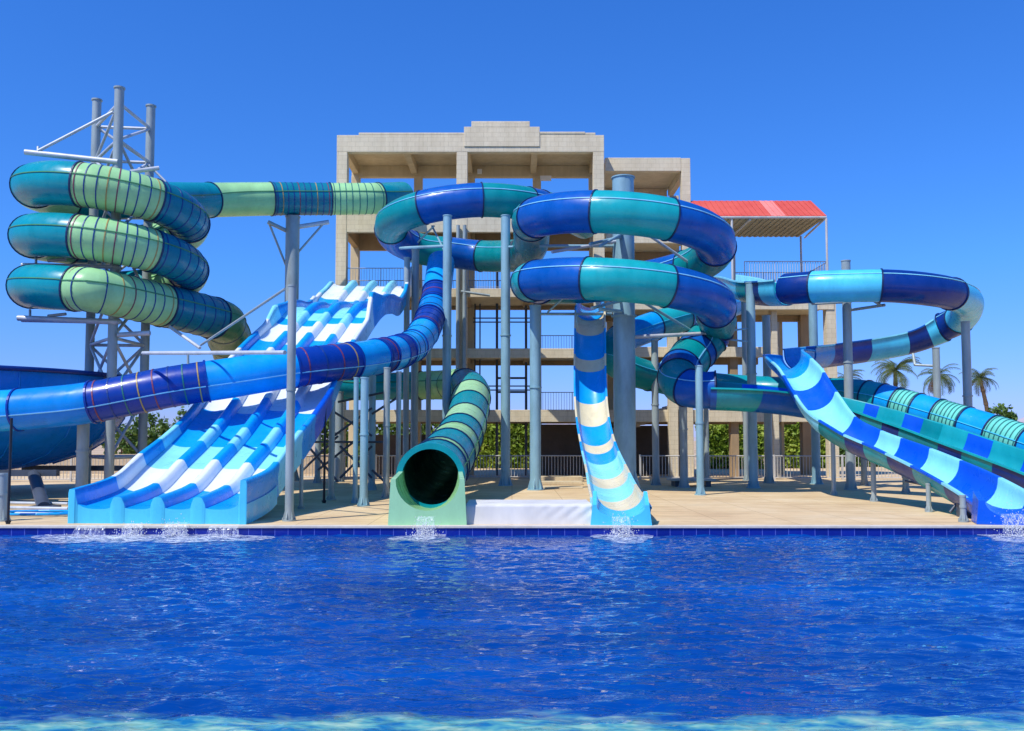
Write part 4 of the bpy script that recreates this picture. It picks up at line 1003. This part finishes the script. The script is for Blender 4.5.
def hedge(px0, px1, D, h, label, n, seed, mat='hedge_leaf'):
    a = P(px0, 440, D); b = P(px1, 440, D); a.z = b.z = 0; t = thing('hedge', label, 'hedge', (a+b)/2)
    rnd = random.Random(seed); m = MB()
    for k in range(n):
        u_ = rnd.random(); x = a.x+(b.x-a.x)*u_; top = h*(1+.07*math.sin(x*1.9)+.05*math.sin(x*5.3)); f = rnd.random()
        if f < .6: p = Vector((x, D-.7+rnd.gauss(0, .12), rnd.uniform(.05, top)))
        else: p = Vector((x, D+rnd.uniform(-.7, .7), top+rnd.gauss(0, .1)))
        A = Vector((rnd.gauss(0, 1), rnd.gauss(0, 1), rnd.gauss(0, 1))).normalized(); B = A.cross(Vector((rnd.gauss(0, 1), rnd.gauss(0, 1), rnd.gauss(0, 1)))).normalized(); s = rnd.uniform(.1, .22)
        m.add([p-A*s, p+B*s*.55, p+A*s, p-B*s*.55], [(0, 1, 2, 3)])
    m.build('foliage', [mat], t)
    m = MB(); k = a.x+.5
    while k < b.x: m.pipe((k, D, 0), (k, D, h*.7), .08, .04, n=6); k += 1.1
    m.build('stem', ['trunk_bark'], t)
hedge(698, 760, 56, 2.75, 'yellow green hedge seen through the tower base left of the canopy column', 9000, 3)
hedge(762, 822, 57, 2.7, 'yellow green hedge seen through the tower base below the canopy platform', 9000, 4)
hedge(470, 530, 57, 2.8, 'green hedge beyond the fence right of the green mouth', 8000, 5)
hedge(322, 452, 59, 3.0, 'green hedge beyond the fence behind the cluster of posts', 9000, 8, 'bush_leaf')
hedge(828, 985, 60, 1.2, 'low clipped hedge beyond the right fence under the palms', 9000, 6, 'bush_leaf')
bush(1000, 75, 2.6, 4.3, 'round green bush right of the rightmost palm', n=2600, size=.25, seed=35, group=None)
bush(1040, 74, 4.2, 3.0, 'dark spreading bush at the right picture edge', n=3200, size=.25, seed=34, group=None)
def palm(px, D, h, label, seed, lean=0, R_=2.3):
    rnd = random.Random(seed); c = P(px, 440, D); c.z = 0; t = thing('palm_tree', label, 'palm', c, 'date palms beyond the slides')
    top = c+Vector((lean, 0, h)); m = MB(); prev = c
    for k in range(1, 13):
        v = c.lerp(top, k/12)+Vector((-lean*.3*math.sin(k/12*math.pi), 0, 0)); m.pipe(prev, v, .27-.008*k+(.03 if k % 2 else 0), .25-.008*k, n=10); prev = v
    m.build('trunk', ['trunk_bark'], t)
    m = MB(); nf_ = 34
    for f in range(nf_):
        az = rnd.random()*2*math.pi; e0_ = rnd.uniform(-.45, 1.3); L = R_*rnd.uniform(.85, 1.15); dry = e0_ < -.3
        d = Vector((math.cos(az), math.sin(az), 0)); p = top.copy(); e = e0_; seg = 13; pr_ = p.copy()
        for k in range(seg):
            e -= .09*(1+.9*k/seg); st_ = (d*math.cos(e)+Vector((0, 0, math.sin(e))))*(L/seg); q = p+st_
            side = d.cross(Vector((0, 0, 1))); lw = (.5*math.sin(math.pi*min(1, (k+1.2)/(seg+1)))+.12)*R_/2.3
            m.pipe(p, q, .02, n=3, mi=1 if dry else 0, caps=False)
            for sg in (-1, 1):
                for j in range(2):
                    b0 = p+st_*(j*.5); tip = b0+side*sg*lw+st_*1.1+Vector((0, 0, -lw*.45+rnd.uniform(-.05, .05))); m.add([b0, b0+st_*.28, tip], [(0, 1, 2)], 1 if dry else 0)
            p = q
    m.build('crown', ['palm_leaf', 'dry_leaf'], t)
palm(848, 88, 7.8, 'palm partly hidden behind the tallest right hand post', 1, R_=1.9)
palm(897, 80, 8.0, 'full crowned palm second from the left, clear of the posts', 2, R_=2.5)
palm(940, 86, 7.9, 'palm right behind the post that holds the return flume', 3, R_=2.3)
palm(991, 88, 7.8, 'rightmost palm with a leaning trunk', 4, lean=-.9, R_=2.0)
palm(748, 92, 5.6, 'small palm seen low between the posts under the canopy platform', 5, R_=1.6)
for o in bpy.data.objects:
    if '_w' in o: del o['_w']
